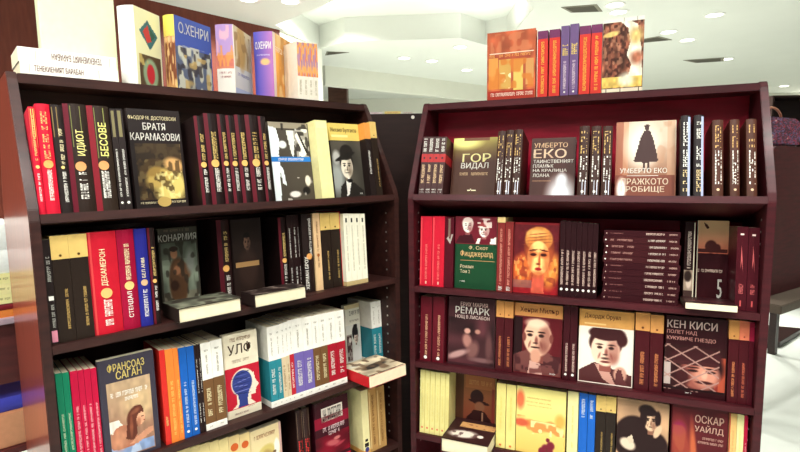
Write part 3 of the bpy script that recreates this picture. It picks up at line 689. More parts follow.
def pic_couple():
    p = Pic(48, 72, rgb(62, 32, 36)).mottle(4, 8, .5)
    p.ell(.42, .5, .1, .16, rgb(165, 115, 105), .6, .2).ell(.42, .72, .07, .06, rgb(200, 150, 135), .5)
    p.ell(.65, .72, .06, .05, rgb(175, 125, 110), .6).ell(.55, .3, .12, .2, rgb(120, 80, 76), .7, -.3)
    p.ell(.2, .18, .25, .07, rgb(180, 140, 135), .7, .4).ell(.75, .1, .25, .05, rgb(120, 85, 85), .8).ell(.9, .4, .07, .3, rgb(95, 60, 60), .8)
    return p
def pic_oldman():
    p = Pic(56, 66, rgb(88, 18, 26)).rect(0, .18, .0, 1, rgb(34, 10, 14))
    p.poly([(0, 0), (0, .32), (.25, .42), (.75, .4), (1, .25), (1, 0)], rgb(110, 62, 58)).blot(10, 3, .5, rgb(60, 24, 28), .8, (0, 1, 0, .36))
    head(p, .5, .66, .3, rgb(230, 185, 155), rgb(190, 150, 130), rgb(120, 62, 55), bald=True, turn=-.15)
    p.ell(.47, .92, .22, .08, rgb(245, 210, 180), .7)
    p.ell(.46, .32, .11, .13, rgb(205, 150, 125), .35).poly([(.3, 0), (.34, .24), (.56, .2), (.62, 0)], rgb(205, 160, 145)).blot(14, 6, .5, rgb(110, 60, 58), .9, (.2, .8, 0, .2))
    return p
def pic_youngman():
    p = Pic(56, 66, rgb(240, 228, 212))
    p.poly([(0, 0), (.02, .22), (.3, .38), (.6, .3), (1, .2), (1, 0)], rgb(80, 40, 40)).poly([(.3, .36), (.45, .1), (.62, 0), (.7, 0), (.55, .3)], rgb(200, 150, 135))
    head(p, .5, .62, .27, rgb(240, 205, 180), rgb(60, 26, 28), rgb(140, 78, 68))
    p.ell(.52, .92, .34, .13, rgb(60, 26, 28), .15).ell(.8, .82, .1, .12, rgb(60, 26, 28), .3).ell(.5, .4, .09, .02, rgb(110, 50, 46), .5)
    p.ell(.78, .2, .12, .14, rgb(200, 150, 130), .3).poly([(.7, .2), (.74, .3), (.8, .28), (.86, .1), (.95, 0), (.7, 0)], rgb(95, 50, 50))
    return p
def pic_net():
    p = Pic(64, 64, rgb(46, 16, 18)).rect(.88, 1, 0, .8, rgb(205, 90, 60), .8).rect(.82, .88, 0, .7, rgb(150, 50, 40), .8)
    p.rect(0, .1, .1, .6, rgb(215, 200, 190), .8)
    p.ell(.55, .55, .42, .42, rgb(40, 14, 16), .2).ell(.57, .38, .33, .34, rgb(150, 84, 72), .25)
    p.ell(.68, .38, .2, .26, rgb(205, 140, 118), .6).ell(.52, .78, .42, .2, rgb(58, 22, 26), .2).rect(.14, .9, .58, .66, rgb(66, 28, 30))
    for s in (-.13, .16):
        p.ell(.6 + s, .46, .085, .03, rgb(40, 14, 14), .5).ell(.6 + s, .53, .1, .02, rgb(50, 18, 18), .5)
    p.ell(.66, .38, .05, .1, rgb(225, 165, 140), .6).ell(.66, .22, .14, .035, rgb(60, 20, 20), .5).ell(.3, .3, .12, .2, rgb(60, 22, 24), .6)
    for k in range(-3, 7):
        for sl in (1, -1):
            d = np.abs(p.Y - (sl * p.X * .75 + k * .34 + (.75 if sl < 0 else -.35) - .4))
            p.blend((.022 - d) / .012 * ((p.X < .9)), rgb(170, 130, 120))
    p.rect(0, 1, 0, .06, rgb(30, 8, 12))
    return p
def pic_hat():
    p = Pic(48, 66, rgb(125, 75, 48)).grad(rgb(115, 52, 40), rgb(150, 100, 60), lo=.1, hi=.9)
    p.rect(.25, 1, .78, 1, rgb(175, 110, 65), .9).rect(.0, .2, 0, 1, rgb(70, 45, 32), .8).rect(.92, 1, 0, .8, rgb(125, 40, 40), .6)
    d = rgb(46, 20, 20)
    p.ell(.55, .63, .17, .13, d, .1).ell(.6, .54, .27, .035, d, .15, -.08).ell(.62, .46, .13, .09, rgb(135, 90, 66), .3)
    p.poly([(.1, 0), (.3, .25), (.48, .4), (.75, .38), (1, .15), (1, 0)], d).rect(.68, .72, .2, .36, rgb(175, 130, 100), .8)
    return p
def pic_landscape():
    p = Pic(56, 80, rgb(240, 215, 105)).grad(rgb(230, 196, 104), rgb(236, 224, 138), lo=.1, hi=.8)
    p.blot(7, 3, .5, rgb(215, 120, 60), .7, (0, 1, .32, .56)).ell(.1, .45, .16, .06, rgb(205, 90, 60), .6).ell(.07, .8, .09, .14, rgb(225, 110, 70), .7)
    p.blot(14, 5, .6, rgb(250, 240, 170), .8, (.3, 1, .3, .5)).ell(.9, .55, .1, .1, rgb(235, 170, 80), .8)
    for cx, cy, r in ((.62, .1, .09), (.72, .16, .08), (.54, .06, .07), (.7, .06, .08), (.66, .24, .04)):
        p.ell(cx, cy, r, r * .8, rgb(120, 30, 48), .4)
    p.rect(.63, .66, 0, .12, rgb(110, 40, 40))
    return p
def pic_lean():
    p = Pic(56, 56, rgb(190, 150, 115)).mottle(3, 4, .15)
    d = rgb(40, 22, 22)
    p.ell(.35, .3, .42, .42, d, .1).ell(.72, .2, .3, .3, d, .15).rect(.1, .95, 0, .12, d)
    head(p, .66, .66, .13, rgb(225, 190, 155), d, rgb(140, 95, 75))
    p.ell(.58, .85, .16, .1, d, .3).ell(.52, .7, .07, .16, d, .3).ell(.8, .72, .06, .14, d, .3)
    p.ell(.8, .5, .06, .13, rgb(220, 185, 150), .3, -.5).ell(.22, .2, .16, .1, rgb(225, 205, 180), .35, -.3).poly([(.2, .3), (.3, .38), (.34, .25), (.26, .2)], rgb(215, 195, 170))
    return p
def pic_red_drape():
    p = Pic(56, 80, rgb(85, 24, 30)).mottle(3, 6, .3)
    p.ell(.2, .35, .2, .5, rgb(150, 60, 48), .6, .25).ell(.42, .3, .06, .5, rgb(190, 95, 60), .7, .12).ell(.12, .72, .12, .1, rgb(140, 35, 75), .7)
    p.blot(6, 3, .55, rgb(165, 80, 58), .7, (0, .45, 0, .8))
    return p
def pic_panels():
    p = Pic(56, 72, rgb(184, 92, 60)).mottle(9, 4, .2)
    p.blot(12, 9, .55, rgb(205, 128, 88), .6, (.06, .94, .62, .98)).rect(.08, .92, .6, .68, rgb(150, 60, 44), .5).rect(.04, .97, .685, .7, rgb(250, 215, 190))
    p.rect(.03, .22, .16, .62, rgb(225, 150, 75)).rect(.25, .5, .16, .6, rgb(205, 160, 84)).rect(.55, .76, .14, .58, rgb(215, 190, 100)).rect(.8, .97, .2, .58, rgb(205, 150, 90))
    p.blot(14, 5, .5, rgb(250, 245, 190), .9, (.27, .5, .16, .4)).blot(9, 6, .55, rgb(205, 120, 50), .8, (.03, .97, .16, .6))
    p.rect(0, 1, 0, .13, rgb(165, 52, 36))
    return p
def pic_carved():
    p = Pic(56, 80, rgb(112, 66, 50)).mottle(12, 4, .5).mottle(6, 2, .3)
    p.blot(18, 6, .6, rgb(190, 140, 110), .5).blot(18, 7, .62, rgb(60, 28, 22), .8)
    p.poly([(.45, 1), (.62, .9), (.68, .7), (.6, .5), (.72, .35), (.66, .2), (.5, .05), (.75, .0), (1, .1), (.95, .6), (.85, .95), (.7, 1)], rgb(235, 228, 205))
    p.ell(.82, .78, .16, .12, rgb(225, 190, 120), .9).ell(.85, .45, .15, .1, rgb(170, 105, 80), .9).ell(.2, .83, .2, .04, rgb(235, 200, 120), .5, .1)
    p.rect(0, 1, 0, .17, rgb(222, 186, 96)).ell(.6, .12, .18, .1, rgb(230, 224, 200), .9).mottle(16, 12, .15)
    return p
def pic_diamond():
    p = Pic(40, 64, rgb(238, 236, 190))
    p.poly([(.15, .72), (.5, .88), (.9, .7), (.55, .5)], rgb(60, 110, 115)).poly([(.3, .72), (.5, .82), (.62, .62), (.45, .58)], rgb(195, 60, 60)).poly([(.55, .8), (.8, .7), (.62, .62)], rgb(45, 85, 75))
    p.rect(.08, .95, 0, .42, rgb(90, 70, 50)).ell(.52, .18, .3, .2, rgb(150, 175, 140), .2).ell(.52, .18, .16, .13, rgb(205, 50, 60), .2).blot(12, 3, .55, rgb(215, 190, 110), .8, (.08, .95, .28, .42))
    return p
def pic_people():
    p = Pic(32, 64, rgb(225, 205, 95)).rect(0, 1, 0, .72, rgb(190, 140, 85))
    for cx in (.25, .62, .9):
        p.ell(cx, .4, .17, .3, rgb(120, 70, 45), .3).ell(cx, .68, .1, .05, rgb(215, 165, 120), .3)
    p.blot(10, 4, .55, rgb(235, 200, 140), .7, (0, 1, 0, .7)).rect(0, 1, .8, 1, rgb(228, 212, 95))
    return p
def pic_collage():
    p = Pic(48, 64, rgb(75, 95, 175)).rect(0, 1, 0, .6, rgb(95, 105, 130))
    p.blot(9, 4, .45, rgb(215, 215, 195), .9, (0, 1, 0, .62)).blot(12, 5, .55, rgb(60, 55, 60), .8, (0, 1, 0, .6)).blot(8, 8, .6, rgb(205, 175, 110), .8, (.2, 1, 0, .5))
    return p
def pic_pink():
    p = Pic(32, 64, rgb(225, 220, 210)).rect(0, 1, .4, 1, rgb(170, 140, 190))
    p.blot(7, 3, .5, rgb(225, 170, 180), .8, (0, 1, .45, 1)).rect(0, 1, .38, .56, rgb(200, 105, 75), .8).blot(9, 5, .55, rgb(225, 150, 80), .8, (0, 1, .4, .7))
    return p
def pic_tower():
    p = Pic(32, 64, rgb(230, 228, 222)).rect(0, 1, .42, 1, rgb(225, 205, 165))
    p.ell(.4, .75, .25, .35, rgb(205, 165, 95), .4).blot(8, 4, .55, rgb(165, 125, 70), .8, (0, 1, .42, .95)).rect(0, 1, 0, .1, rgb(190, 200, 225))
    return p
def pic_orangeside():
    return Pic(24, 48, rgb(235, 165, 80)).mottle(6, 3, .2).blot(6, 4, .55, rgb(245, 210, 150), .8).rect(0, .12, 0, 1, rgb(245, 225, 215))
def pic_blueside():
    return Pic(24, 48).grad(rgb(80, 85, 190), rgb(185, 120, 185), 'x').ell(.6, .55, .25, .05, rgb(245, 190, 130), .5)
def pic_olive():
    return Pic(40, 48, rgb(90, 92, 78)).mottle(7, 4, .5).blot(6, 5, .55, rgb(50, 44, 38), .8)
def pic_darkmess():
    return Pic(40, 40, rgb(36, 26, 24)).blot(9, 4, .62, rgb(130, 115, 105), .8)
def pic_redflat():
    p = Pic(48, 48, rgb(200, 185, 155)).mottle(5, 3, .3).ell(.5, .45, .35, .12, rgb(46, 36, 32), .4, .15).ell(.2, .75, .2, .1, rgb(225, 220, 200), .5).blot(9, 5, .58, rgb(110, 85, 62), .8)
    return p.rect(0, 1, .0, .06, rgb(90, 70, 55))
def pic_whiteblob():
    p = Pic(48, 56, rgb(50, 26, 26))
    p.ell(.38, .3, .3, .16, rgb(225, 215, 200), .5, .1).blot(12, 4, .58, rgb(70, 40, 40), .7, (.05, .7, .1, .5)).ell(.76, .3, .07, .06, rgb(230, 222, 208), .3).rect(.2, .98, .6, .84, rgb(200, 150, 95)).blot(16, 3, .6, rgb(120, 70, 50), .7, (.2, .98, .62, .82))
    return p
def pic_setband():
    p = Pic(12, 40, rgb(235, 170, 100)).blot(4, 3, .5, rgb(225, 120, 70), .8).blot(5, 6, .6, rgb(170, 130, 180), .8)
    return p
def pic_smallwoman():
    p = Pic(16, 24, rgb(170, 150, 130)).ell(.5, .6, .3, .25, rgb(225, 205, 185), .4).ell(.4, .8, .4, .2, rgb(50, 36, 32), .4).rect(0, 1, 0, .3, rgb(70, 50, 46))
    return p

def print_picture(parent, pic, P, a0, a1, b0, b1, lift=0.00025):
    w, h = pic.w, pic.h
    v = [P(a0 + (a1 - a0) * i / w, b0 + (b1 - b0) * j / h, lift) for j in range(h + 1) for i in range(w + 1)]
    f = [(j * (w + 1) + i, j * (w + 1) + i + 1, (j + 1) * (w + 1) + i + 1, (j + 1) * (w + 1) + i) for j in range(h) for i in range(w)]
    if 'printed_picture' not in bpy.data.materials:
        m = bpy.data.materials.new('printed_picture'); m.use_nodes = True
        at = m.node_tree.nodes.new('ShaderNodeAttribute'); at.attribute_name = 'ink'
        b = m.node_tree.nodes['Principled BSDF']; b.inputs['Roughness'].default_value = .45; b.inputs['Specular IOR Level'].default_value = .2
        m.node_tree.links.new(at.outputs['Color'], b.inputs['Base Color'])
    me = mesh('cover_picture', v, f, bpy.data.materials['printed_picture'])
    ca = me.color_attributes.new('ink', 'FLOAT_COLOR', 'CORNER')
    c = np.clip(pic.a, 0, 1).reshape(-1, 3)
    c = np.where(c <= .04045, c / 12.92, ((c + .055) / 1.055) ** 2.4)
    c = np.concatenate([c, np.ones((len(c), 1))], 1)
    ca.data.foreach_set('color', np.repeat(c, 4, axis=0).astype(np.float32).ravel())
    return obj('cover_picture', me, parent)

# ------------------------------------------------------------------ book styles
BLK = rgb(34, 25, 24); DBR = rgb(62, 38, 34); MAR = rgb(92, 18, 34); RED = rgb(196, 22, 48); CRM = rgb(185, 14, 58)
GLD = rgb(222, 192, 118); CRE = rgb(238, 226, 180); WHT = rgb(240, 238, 228); YEL = rgb(216, 184, 108); ORA = rgb(232, 128, 52)
BLU = rgb(24, 92, 178); NAV = rgb(36, 38, 128); TEA = rgb(42, 132, 146); PUR = rgb(112, 96, 168); BRN = rgb(112, 78, 46)
PYE = rgb(236, 222, 122); GRN = rgb(16, 118, 84); PAGE = rgb(232, 222, 190); SAL = rgb(205, 150, 115)
def V(t, z0, z1, x0, x1, c): return ('v', t, z0, z1, x0, x1, c)
def H(t, x0, x1, z0, z1, c): return ('h', t, x0, x1, z0, z1, c)
def E(z, r, c): return ('e', z, r, c)
def Q(x0, x1, z0, z1, c): return ('q', x0, x1, z0, z1, c)
def B(z0, z1, c): return ('b', z0, z1, c)
def K(f, x0=0, x1=1, z0=0, z1=1): return ('p', f, x0, x1, z0, z1)
wb = lambda c, t=WHT, n='*7': (c, 0, .135, [B(.58, 1, WHT), B(0, .075, WHT), V(n, .16, .48, .3, .7, t), H('*3', .3, .7, .9, .92, rgb(120, 110, 90)), V('*9', .64, .86, .42, .58, rgb(150, 140, 120)), H('*2', .35, .65, .03, .045, rgb(120, 110, 90))])
SPINE = {   # cover colour, hard back?, depth, printed things
 'red_fade': (RED, 1, .14, [Q(.1, .95, .62, .99, rgb(225, 120, 70)), Q(.3, .75, .72, .98, rgb(235, 190, 100)), V('*9', .5, .92, .3, .66, GLD), E(.44, .3, GLD), V('*8', .12, .38, .36, .68, WHT)]),
 'red_gold': (RED, 1, .14, [V('*11', .5, .93, .3, .72, GLD), E(.45, .34, rgb(225, 160, 90)), V('*9', .12, .4, .36, .66, WHT)]),
 'black_slim': (BLK, 1, .14, [Q(.06, .5, .7, .98, rgb(120, 100, 60)), V('*12', .45, .78, .45, .75, CRE), E(.42, .16, GLD), V('*10', .1, .38, .42, .72, WHT)]),
 'idiot': (rgb(40, 28, 22), 1, .14, [Q(.0, .22, 0, 1, MAR), Q(.28, .72, .6, .98, rgb(110, 112, 62)), V('ИДИОТ', .52, .76, .42, .82, rgb(240, 232, 150)), E(.42, .24, rgb(215, 150, 95)), V('*9', .12, .37, .38, .72, WHT)]),
 'besove': (rgb(44, 32, 24), 1, .14, [Q(.0, .26, 0, 1, rgb(120, 24, 36)), Q(.3, .75, .5, .98, rgb(125, 130, 70)), V('БЕСОВЕ', .52, .84, .42, .8, rgb(242, 236, 140)), E(.43, .24, rgb(215, 150, 95)), V('*9', .12, .38, .36, .7, WHT)]),
 'thin_black': (BLK, 0, .13, [Q(.2, .7, .72, .98, rgb(120, 112, 78)), V('*20', .13, .6, .35, .65, WHT), E(.07, .22, WHT)]),
 'medal': (rgb(30, 18, 18), 1, .14, [Q(.0, .28, 0, 1, rgb(88, 16, 30)), V('*9', .5, .8, .42, .78, GLD), E(.45, .3, rgb(225, 175, 100)), V('*8', .14, .4, .42, .76, WHT)]),
 'yellow_spine': (rgb(232, 224, 160), 0, .13, [Q(.1, .9, .9, .98, rgb(240, 232, 170))]),
 'orange_top': (BLK, 0, .13, [B(.78, 1, rgb(228, 150, 72)), V('*8', .3, .62, .3, .6, WHT)]),
 'yellow_top': (rgb(38, 28, 22), 0, .13, [B(.78, 1, YEL), E(.815, .08, rgb(90, 66, 30)), V('*16', .12, .5, .58, .74, rgb(205, 170, 100))]),
 'stickers': (BLK, 0, .13, [V('*6', .6, .84, .3, .75, rgb(190, 190, 180)), Q(.2, .85, .42, .46, WHT), V('*8', .16, .38, .4, .8, rgb(180, 180, 170)), Q(.15, .9, .02, .13, rgb(205, 130, 150))]),
 'bokacho': (rgb(190, 24, 44), 1, .14, [Q(.05, .12, 0, 1, rgb(215, 70, 70)), V('ДЕКАМЕРОН', .47, .83, .36, .6, CRE), E(.4, .2, rgb(230, 180, 110)), V('*8', .08, .34, .38, .66, WHT)]),
 'stendal': (rgb(150, 12, 50), 1, .14, [V('*11', .5, .86, .36, .64, CRE), E(.44, .28, rgb(230, 190, 120)), V('СТЕНДАЛ', .12, .38, .34, .66, WHT)]),
 'navy': (NAV, 1, .14, [V('БЕЛ АМИ', .5, .7, .36, .64, CRE), E(.45, .28, rgb(205, 170, 130)), V('*11', .1, .38, .34, .66, WHT)]),
 'maroon_medal': (rgb(40, 22, 22), 1, .14, [Q(0, .3, 0, 1, rgb(80, 18, 30)), V('*10', .5, .86, .48, .76, GLD), E(.42, .26, rgb(225, 170, 95)), V('*7', .1, .34, .48, .78, WHT)]),
 'thinlines': (rgb(36, 20, 20), 0, .13, [V('*16', .46, .84, .4, .62, WHT), V('*8', .12, .34, .38, .64, WHT)]),
 'broh': (rgb(34, 22, 20), 1, .14, [V('ХЕРМАН БРОХ', .04, .46, .08, .36, WHT), V('СМЪРТТА НА ВЕРГИЛИЙ', .46, .94, .5, .82, WHT), E(.46, .26, rgb(225, 160, 90))]),
 'cream_gold': (rgb(222, 186, 140), 0, .13, [V('*18', .3, .9, .42, .64, rgb(120, 70, 40)), E(.46, .2, rgb(160, 90, 40))]),
 'redthin': (rgb(205, 30, 45), 0, .13, [V('*22', .1, .9, .35, .7, rgb(240, 180, 170))]),
 'white_pb': (rgb(235, 232, 210), 0, .13, [Q(.35, .65, .88, .94, rgb(40, 40, 36)), V('*16', .2, .84, .42, .62, rgb(160, 155, 130)), B(0, .06, rgb(190, 170, 120))]),
 'green': (GRN, 0, .13, [V('*18', .1, .62, .4, .72, rgb(215, 230, 190))]),
 'crimson_pb': (CRM, 0, .13, [V('*20', .08, .66, .42, .74, rgb(245, 190, 190))]),
 'redorange': (rgb(205, 45, 38), 0, .13, [V('*3', .2, .3, .3, .7, GLD)]),
 'orange': (ORA, 0, .13, [V('*18', .08, .66, .42, .72, rgb(250, 205, 110))]),
 'blue': (BLU, 0, .13, [V('*16', .12, .62, .4, .7, rgb(215, 230, 245)), E(.07, .18, WHT)]),
 'wb_teal': wb(TEA), 'wb_beige': wb(rgb(215, 195, 160), rgb(150, 110, 70)), 'wb_red': wb(rgb(185, 35, 50)), 'wb_purple': wb(PUR), 'wb_brown': wb(BRN, CRE), 'wb_redbig': wb(rgb(165, 22, 42)),
 'cream_pb': (rgb(232, 212, 150), 0, .13, [V('*14', .2, .8, .4, .6, rgb(190, 140, 80))]),
 'cream_medal': (rgb(230, 205, 145), 0, .13, [E(.86, .36, rgb(205, 95, 40)), V('*10', .3, .7, .4, .6, rgb(190, 120, 60))]),
 'redtext': (rgb(46, 26, 24), 1, .14, [Q(.1, .9, .62, .97, rgb(150, 125, 100)), V('*6', .2, .6, .2, .8, rgb(225, 50, 50)), V('*6', .05, .2, .3, .7, rgb(235, 190, 170))]),
 'cream_black': (rgb(236, 226, 170), 0, .13, [Q(.2, .8, .12, .18, BLK), E(.08, .3, rgb(60, 60, 130)), Q(.3, .7, .2, .24, BLK), B(0, .07, rgb(230, 170, 90))]),
 'tan': (rgb(188, 146, 88), 0, .13, [Q(.08, .2, .05, .95, rgb(215, 185, 130)), V('*20', .1, .9, .4, .64, rgb(130, 90, 50))]),
 'redband': (rgb(62, 32, 32), 0, .125, [B(.56, .7, rgb(172, 40, 42)), V('*5', .74, .97, .22, .74, WHT), E(.63, .18, rgb(60, 30, 40)), V('*7', .2, .52, .25, .72, rgb(240, 205, 160)), H('*3', .15, .85, .08, .1, WHT), H('*3', .15, .85, .04, .055, WHT)]),
 'eco_w': (rgb(54, 28, 20), 1, .13, [V('*4', .6, .93, .2, .8, rgb(215, 178, 112)), V('*5', .2, .57, .2, .86, WHT), Q(.45, .8, .02, .22, rgb(215, 220, 235)), E(.06, .14, WHT)]),
 'silver': (rgb(30, 22, 24), 1, .13, [Q(.74, .98, .0, .98, rgb(175, 185, 215)), V('*6', .36, .92, .28, .72, WHT), V('*3', .06, .33, .28, .72, rgb(220, 195, 140))]),
 'eco_b': (rgb(74, 40, 28), 1, .13, [V('*4', .63, .93, .24, .78, rgb(225, 180, 110)), V('*5', .16, .6, .24, .84, WHT), E(.09, .14, rgb(235, 200, 160))]),
 'red_plain': (rgb(196, 28, 50), 0, .13, [V('*22', .1, .6, .45, .62, rgb(245, 130, 120)), Q(.05, .14, .02, .98, rgb(230, 80, 85)), Q(.48, .6, .03, .07, rgb(245, 180, 160))]),
 'arrow': (rgb(74, 12, 26), 0, .13, [Q(.38, .62, .72, .98, rgb(120, 95, 85)), ('t', [(.2, .7), (.62, .62), (.95, .76), (.75, .76), (.6, .68), (.4, .73)], rgb(170, 160, 150))]),
 'redbrown_top': (rgb(120, 40, 38), 0, .13, [B(.93, 1, rgb(215, 190, 130)), V('*18', .1, .85, .36, .64, rgb(225, 150, 130)), V('*2', .02, .08, .25, .75, WHT)]),
 'redbrown': (rgb(120, 40, 38), 0, .13, [V('*18', .1, .9, .36, .64, rgb(225, 150, 130)), V('*2', .02, .08, .25, .75, WHT)]),
 'rowdot': (rgb(38, 12, 16), 0, .13, [V('*16', .16, .62, .3, .72, rgb(225, 195, 180)), E(.1, .26, WHT)]),
 'vertpic': (rgb(40, 16, 18), 0, .13, [V('*12', .42, .88, .3, .65, rgb(235, 215, 200)), K('pic_smallwoman', .0, 1, .04, .4), ('q', .9, 1, .0, .99, rgb(235, 220, 195))]),
 'pinklogo': (rgb(66, 14, 24), 0, .13, [Q(.3, .62, .9, .92, rgb(240, 215, 205)), ('t', [(.42, .78), (.55, .62), (.62, .46), (.5, .6), (.4, .5)], rgb(190, 90, 90)), V('*3', .2, .32, .3, .68, rgb(205, 100, 100)), Q(.42, .56, .05, .12, rgb(190, 80, 80))]),
 'darkred': (rgb(92, 17, 30), 0, .13, [V('*22', .1, .72, .44, .62, rgb(240, 190, 150)), E(.06, .14, WHT), Q(.94, 1, 0, 1, rgb(60, 12, 20))]),
 'maroon_ytop': (rgb(66, 15, 22), 0, .13, [B(.77, 1, rgb(208, 146, 82)), E(.81, .09, rgb(110, 60, 30)), V('*16', .08, .5, .4, .66, rgb(225, 140, 90))]),
 'maroon_rtop': (rgb(66, 14, 22), 0, .13, [B(.77, 1, rgb(218, 120, 88)), E(.81, .09, rgb(110, 40, 30)), V('*16', .08, .5, .4, .66, rgb(205, 110, 80))]),
 'crim_top': (rgb(70, 12, 24), 0, .13, [B(.77, 1, rgb(140, 22, 52))]),
 'thin_maroon': (rgb(56, 12, 20), 0, .13, [V('*16', .12, .5, .4, .72, rgb(240, 205, 190)), E(.08, .2, WHT)]),
 'pale_yellow': (rgb(232, 223, 148), 0, .13, [E(.09, .2, rgb(225, 130, 90)), V('*16', .2, .8, .42, .58, rgb(226, 206, 110)), Q(.94, 1, 0, 1, rgb(205, 180, 80))]),
 'pale_yellow2': (rgb(228, 214, 132), 0, .13, [E(.05, .12, rgb(215, 120, 60)), V('*12', .3, .8, .42, .58, rgb(222, 200, 100))]),
 'pale_cream': (rgb(232, 224, 160), 0, .13, [V('*14', .2, .8, .42, .58, rgb(225, 206, 120))]),
 'cream_red': (rgb(225, 185, 115), 0, .13, [Q(.0, .14, 0, 1, rgb(180, 60, 50)), V('*14', .2, .8, .45, .62, rgb(205, 150, 90))]),
 'blue2': (rgb(24, 96, 190), 0, .13, [V('*6', .66, .92, .3, .68, rgb(225, 235, 245))]),
 'red_purple': (rgb(208, 58, 50), 0, .15, [B(.88, 1, rgb(112, 52, 92)), V('*16', .06, .84, .36, .66, rgb(240, 190, 80))]),
 'purple_spine': (rgb(108, 84, 128), 0, .15, [V('*3', .58, .74, .2, .85, rgb(245, 215, 110)), V('*14', .1, .5, .34, .66, rgb(235, 215, 225)), E(.06, .12, WHT)]),
 'set_white': (rgb(236, 230, 215), 0, .08, [K('pic_setband', 0, 1, .4, .98), V('*9', .08, .34, .34, .66, rgb(170, 160, 130))]),
 'tin': (rgb(240, 236, 228), 0, .13, [V('ТЕНЕКИЕНИЯТ БАРАБАН', .13, .62, .25, .72, rgb(110, 70, 62)), Q(.15, .85, .08, .09, rgb(200, 190, 180)), Q(.15, .85, .78, .79, rgb(200, 190, 180))]),
 'tin_up': (rgb(240, 236, 228), 0, .13, [('w', 'ТЕНЕКИЕНИЯТ БАРАБАН', .32, .84, .25, .72, rgb(110, 70, 62)), Q(.15, .85, .16, .17, rgb(200, 190, 180)), Q(.15, .85, .92, .93, rgb(200, 190, 180))]),
 'stack_a': (rgb(58, 20, 24), 0, .13, [E(.035, .12, WHT), V('*6', .1, .4, .35, .65, rgb(190, 140, 130)), V('*12', .6, .82, .3, .62, rgb(240, 220, 205)), V('*5', .87, .97, .35, .6, rgb(225, 190, 175))]),
 'stack_b': (rgb(50, 14, 20), 0, .13, [Q(.4, .6, .03, .04, rgb(225, 190, 175)), V('*8', .09, .26, .4, .55, rgb(165, 110, 105)), V('*12', .56, .8, .3, .62, rgb(235, 205, 190)), V('*4', .86, .96, .35, .6, rgb(220, 180, 165))]),
 'omni_diamond': (rgb(240, 240, 236), 1, .13, [('side', 'pic_diamond', [])]),
 'omni_yellow': (rgb(70, 90, 172), 1, .13, [K('pic_people'), ('side', 'pic_collage', [H('О.ХЕНРИ', .1, .92, .78, .93, WHT)])]),
 'omni_pink': (rgb(232, 228, 222), 1, .13, [K('pic_pink'), H('*9', .15, .85, .3, .33, rgb(150, 60, 70)), H('*9', .2, .8, .24, .27, rgb(150, 60, 70)), ('side', 'pic_tower', [H('*8', .15, .85, .3, .34, rgb(120, 120, 180))])]),
 'omni_blue': (rgb(120, 100, 185), 1, .13, [K('pic_blueside'), H('О.ХЕНРИ', .08, .92, .74, .85, WHT), H('*9', .15, .85, .64, .66, rgb(215, 210, 235)), ('side', 'pic_orangeside', [H('*6', .1, .9, .72, .8, rgb(250, 235, 215))])]),
}
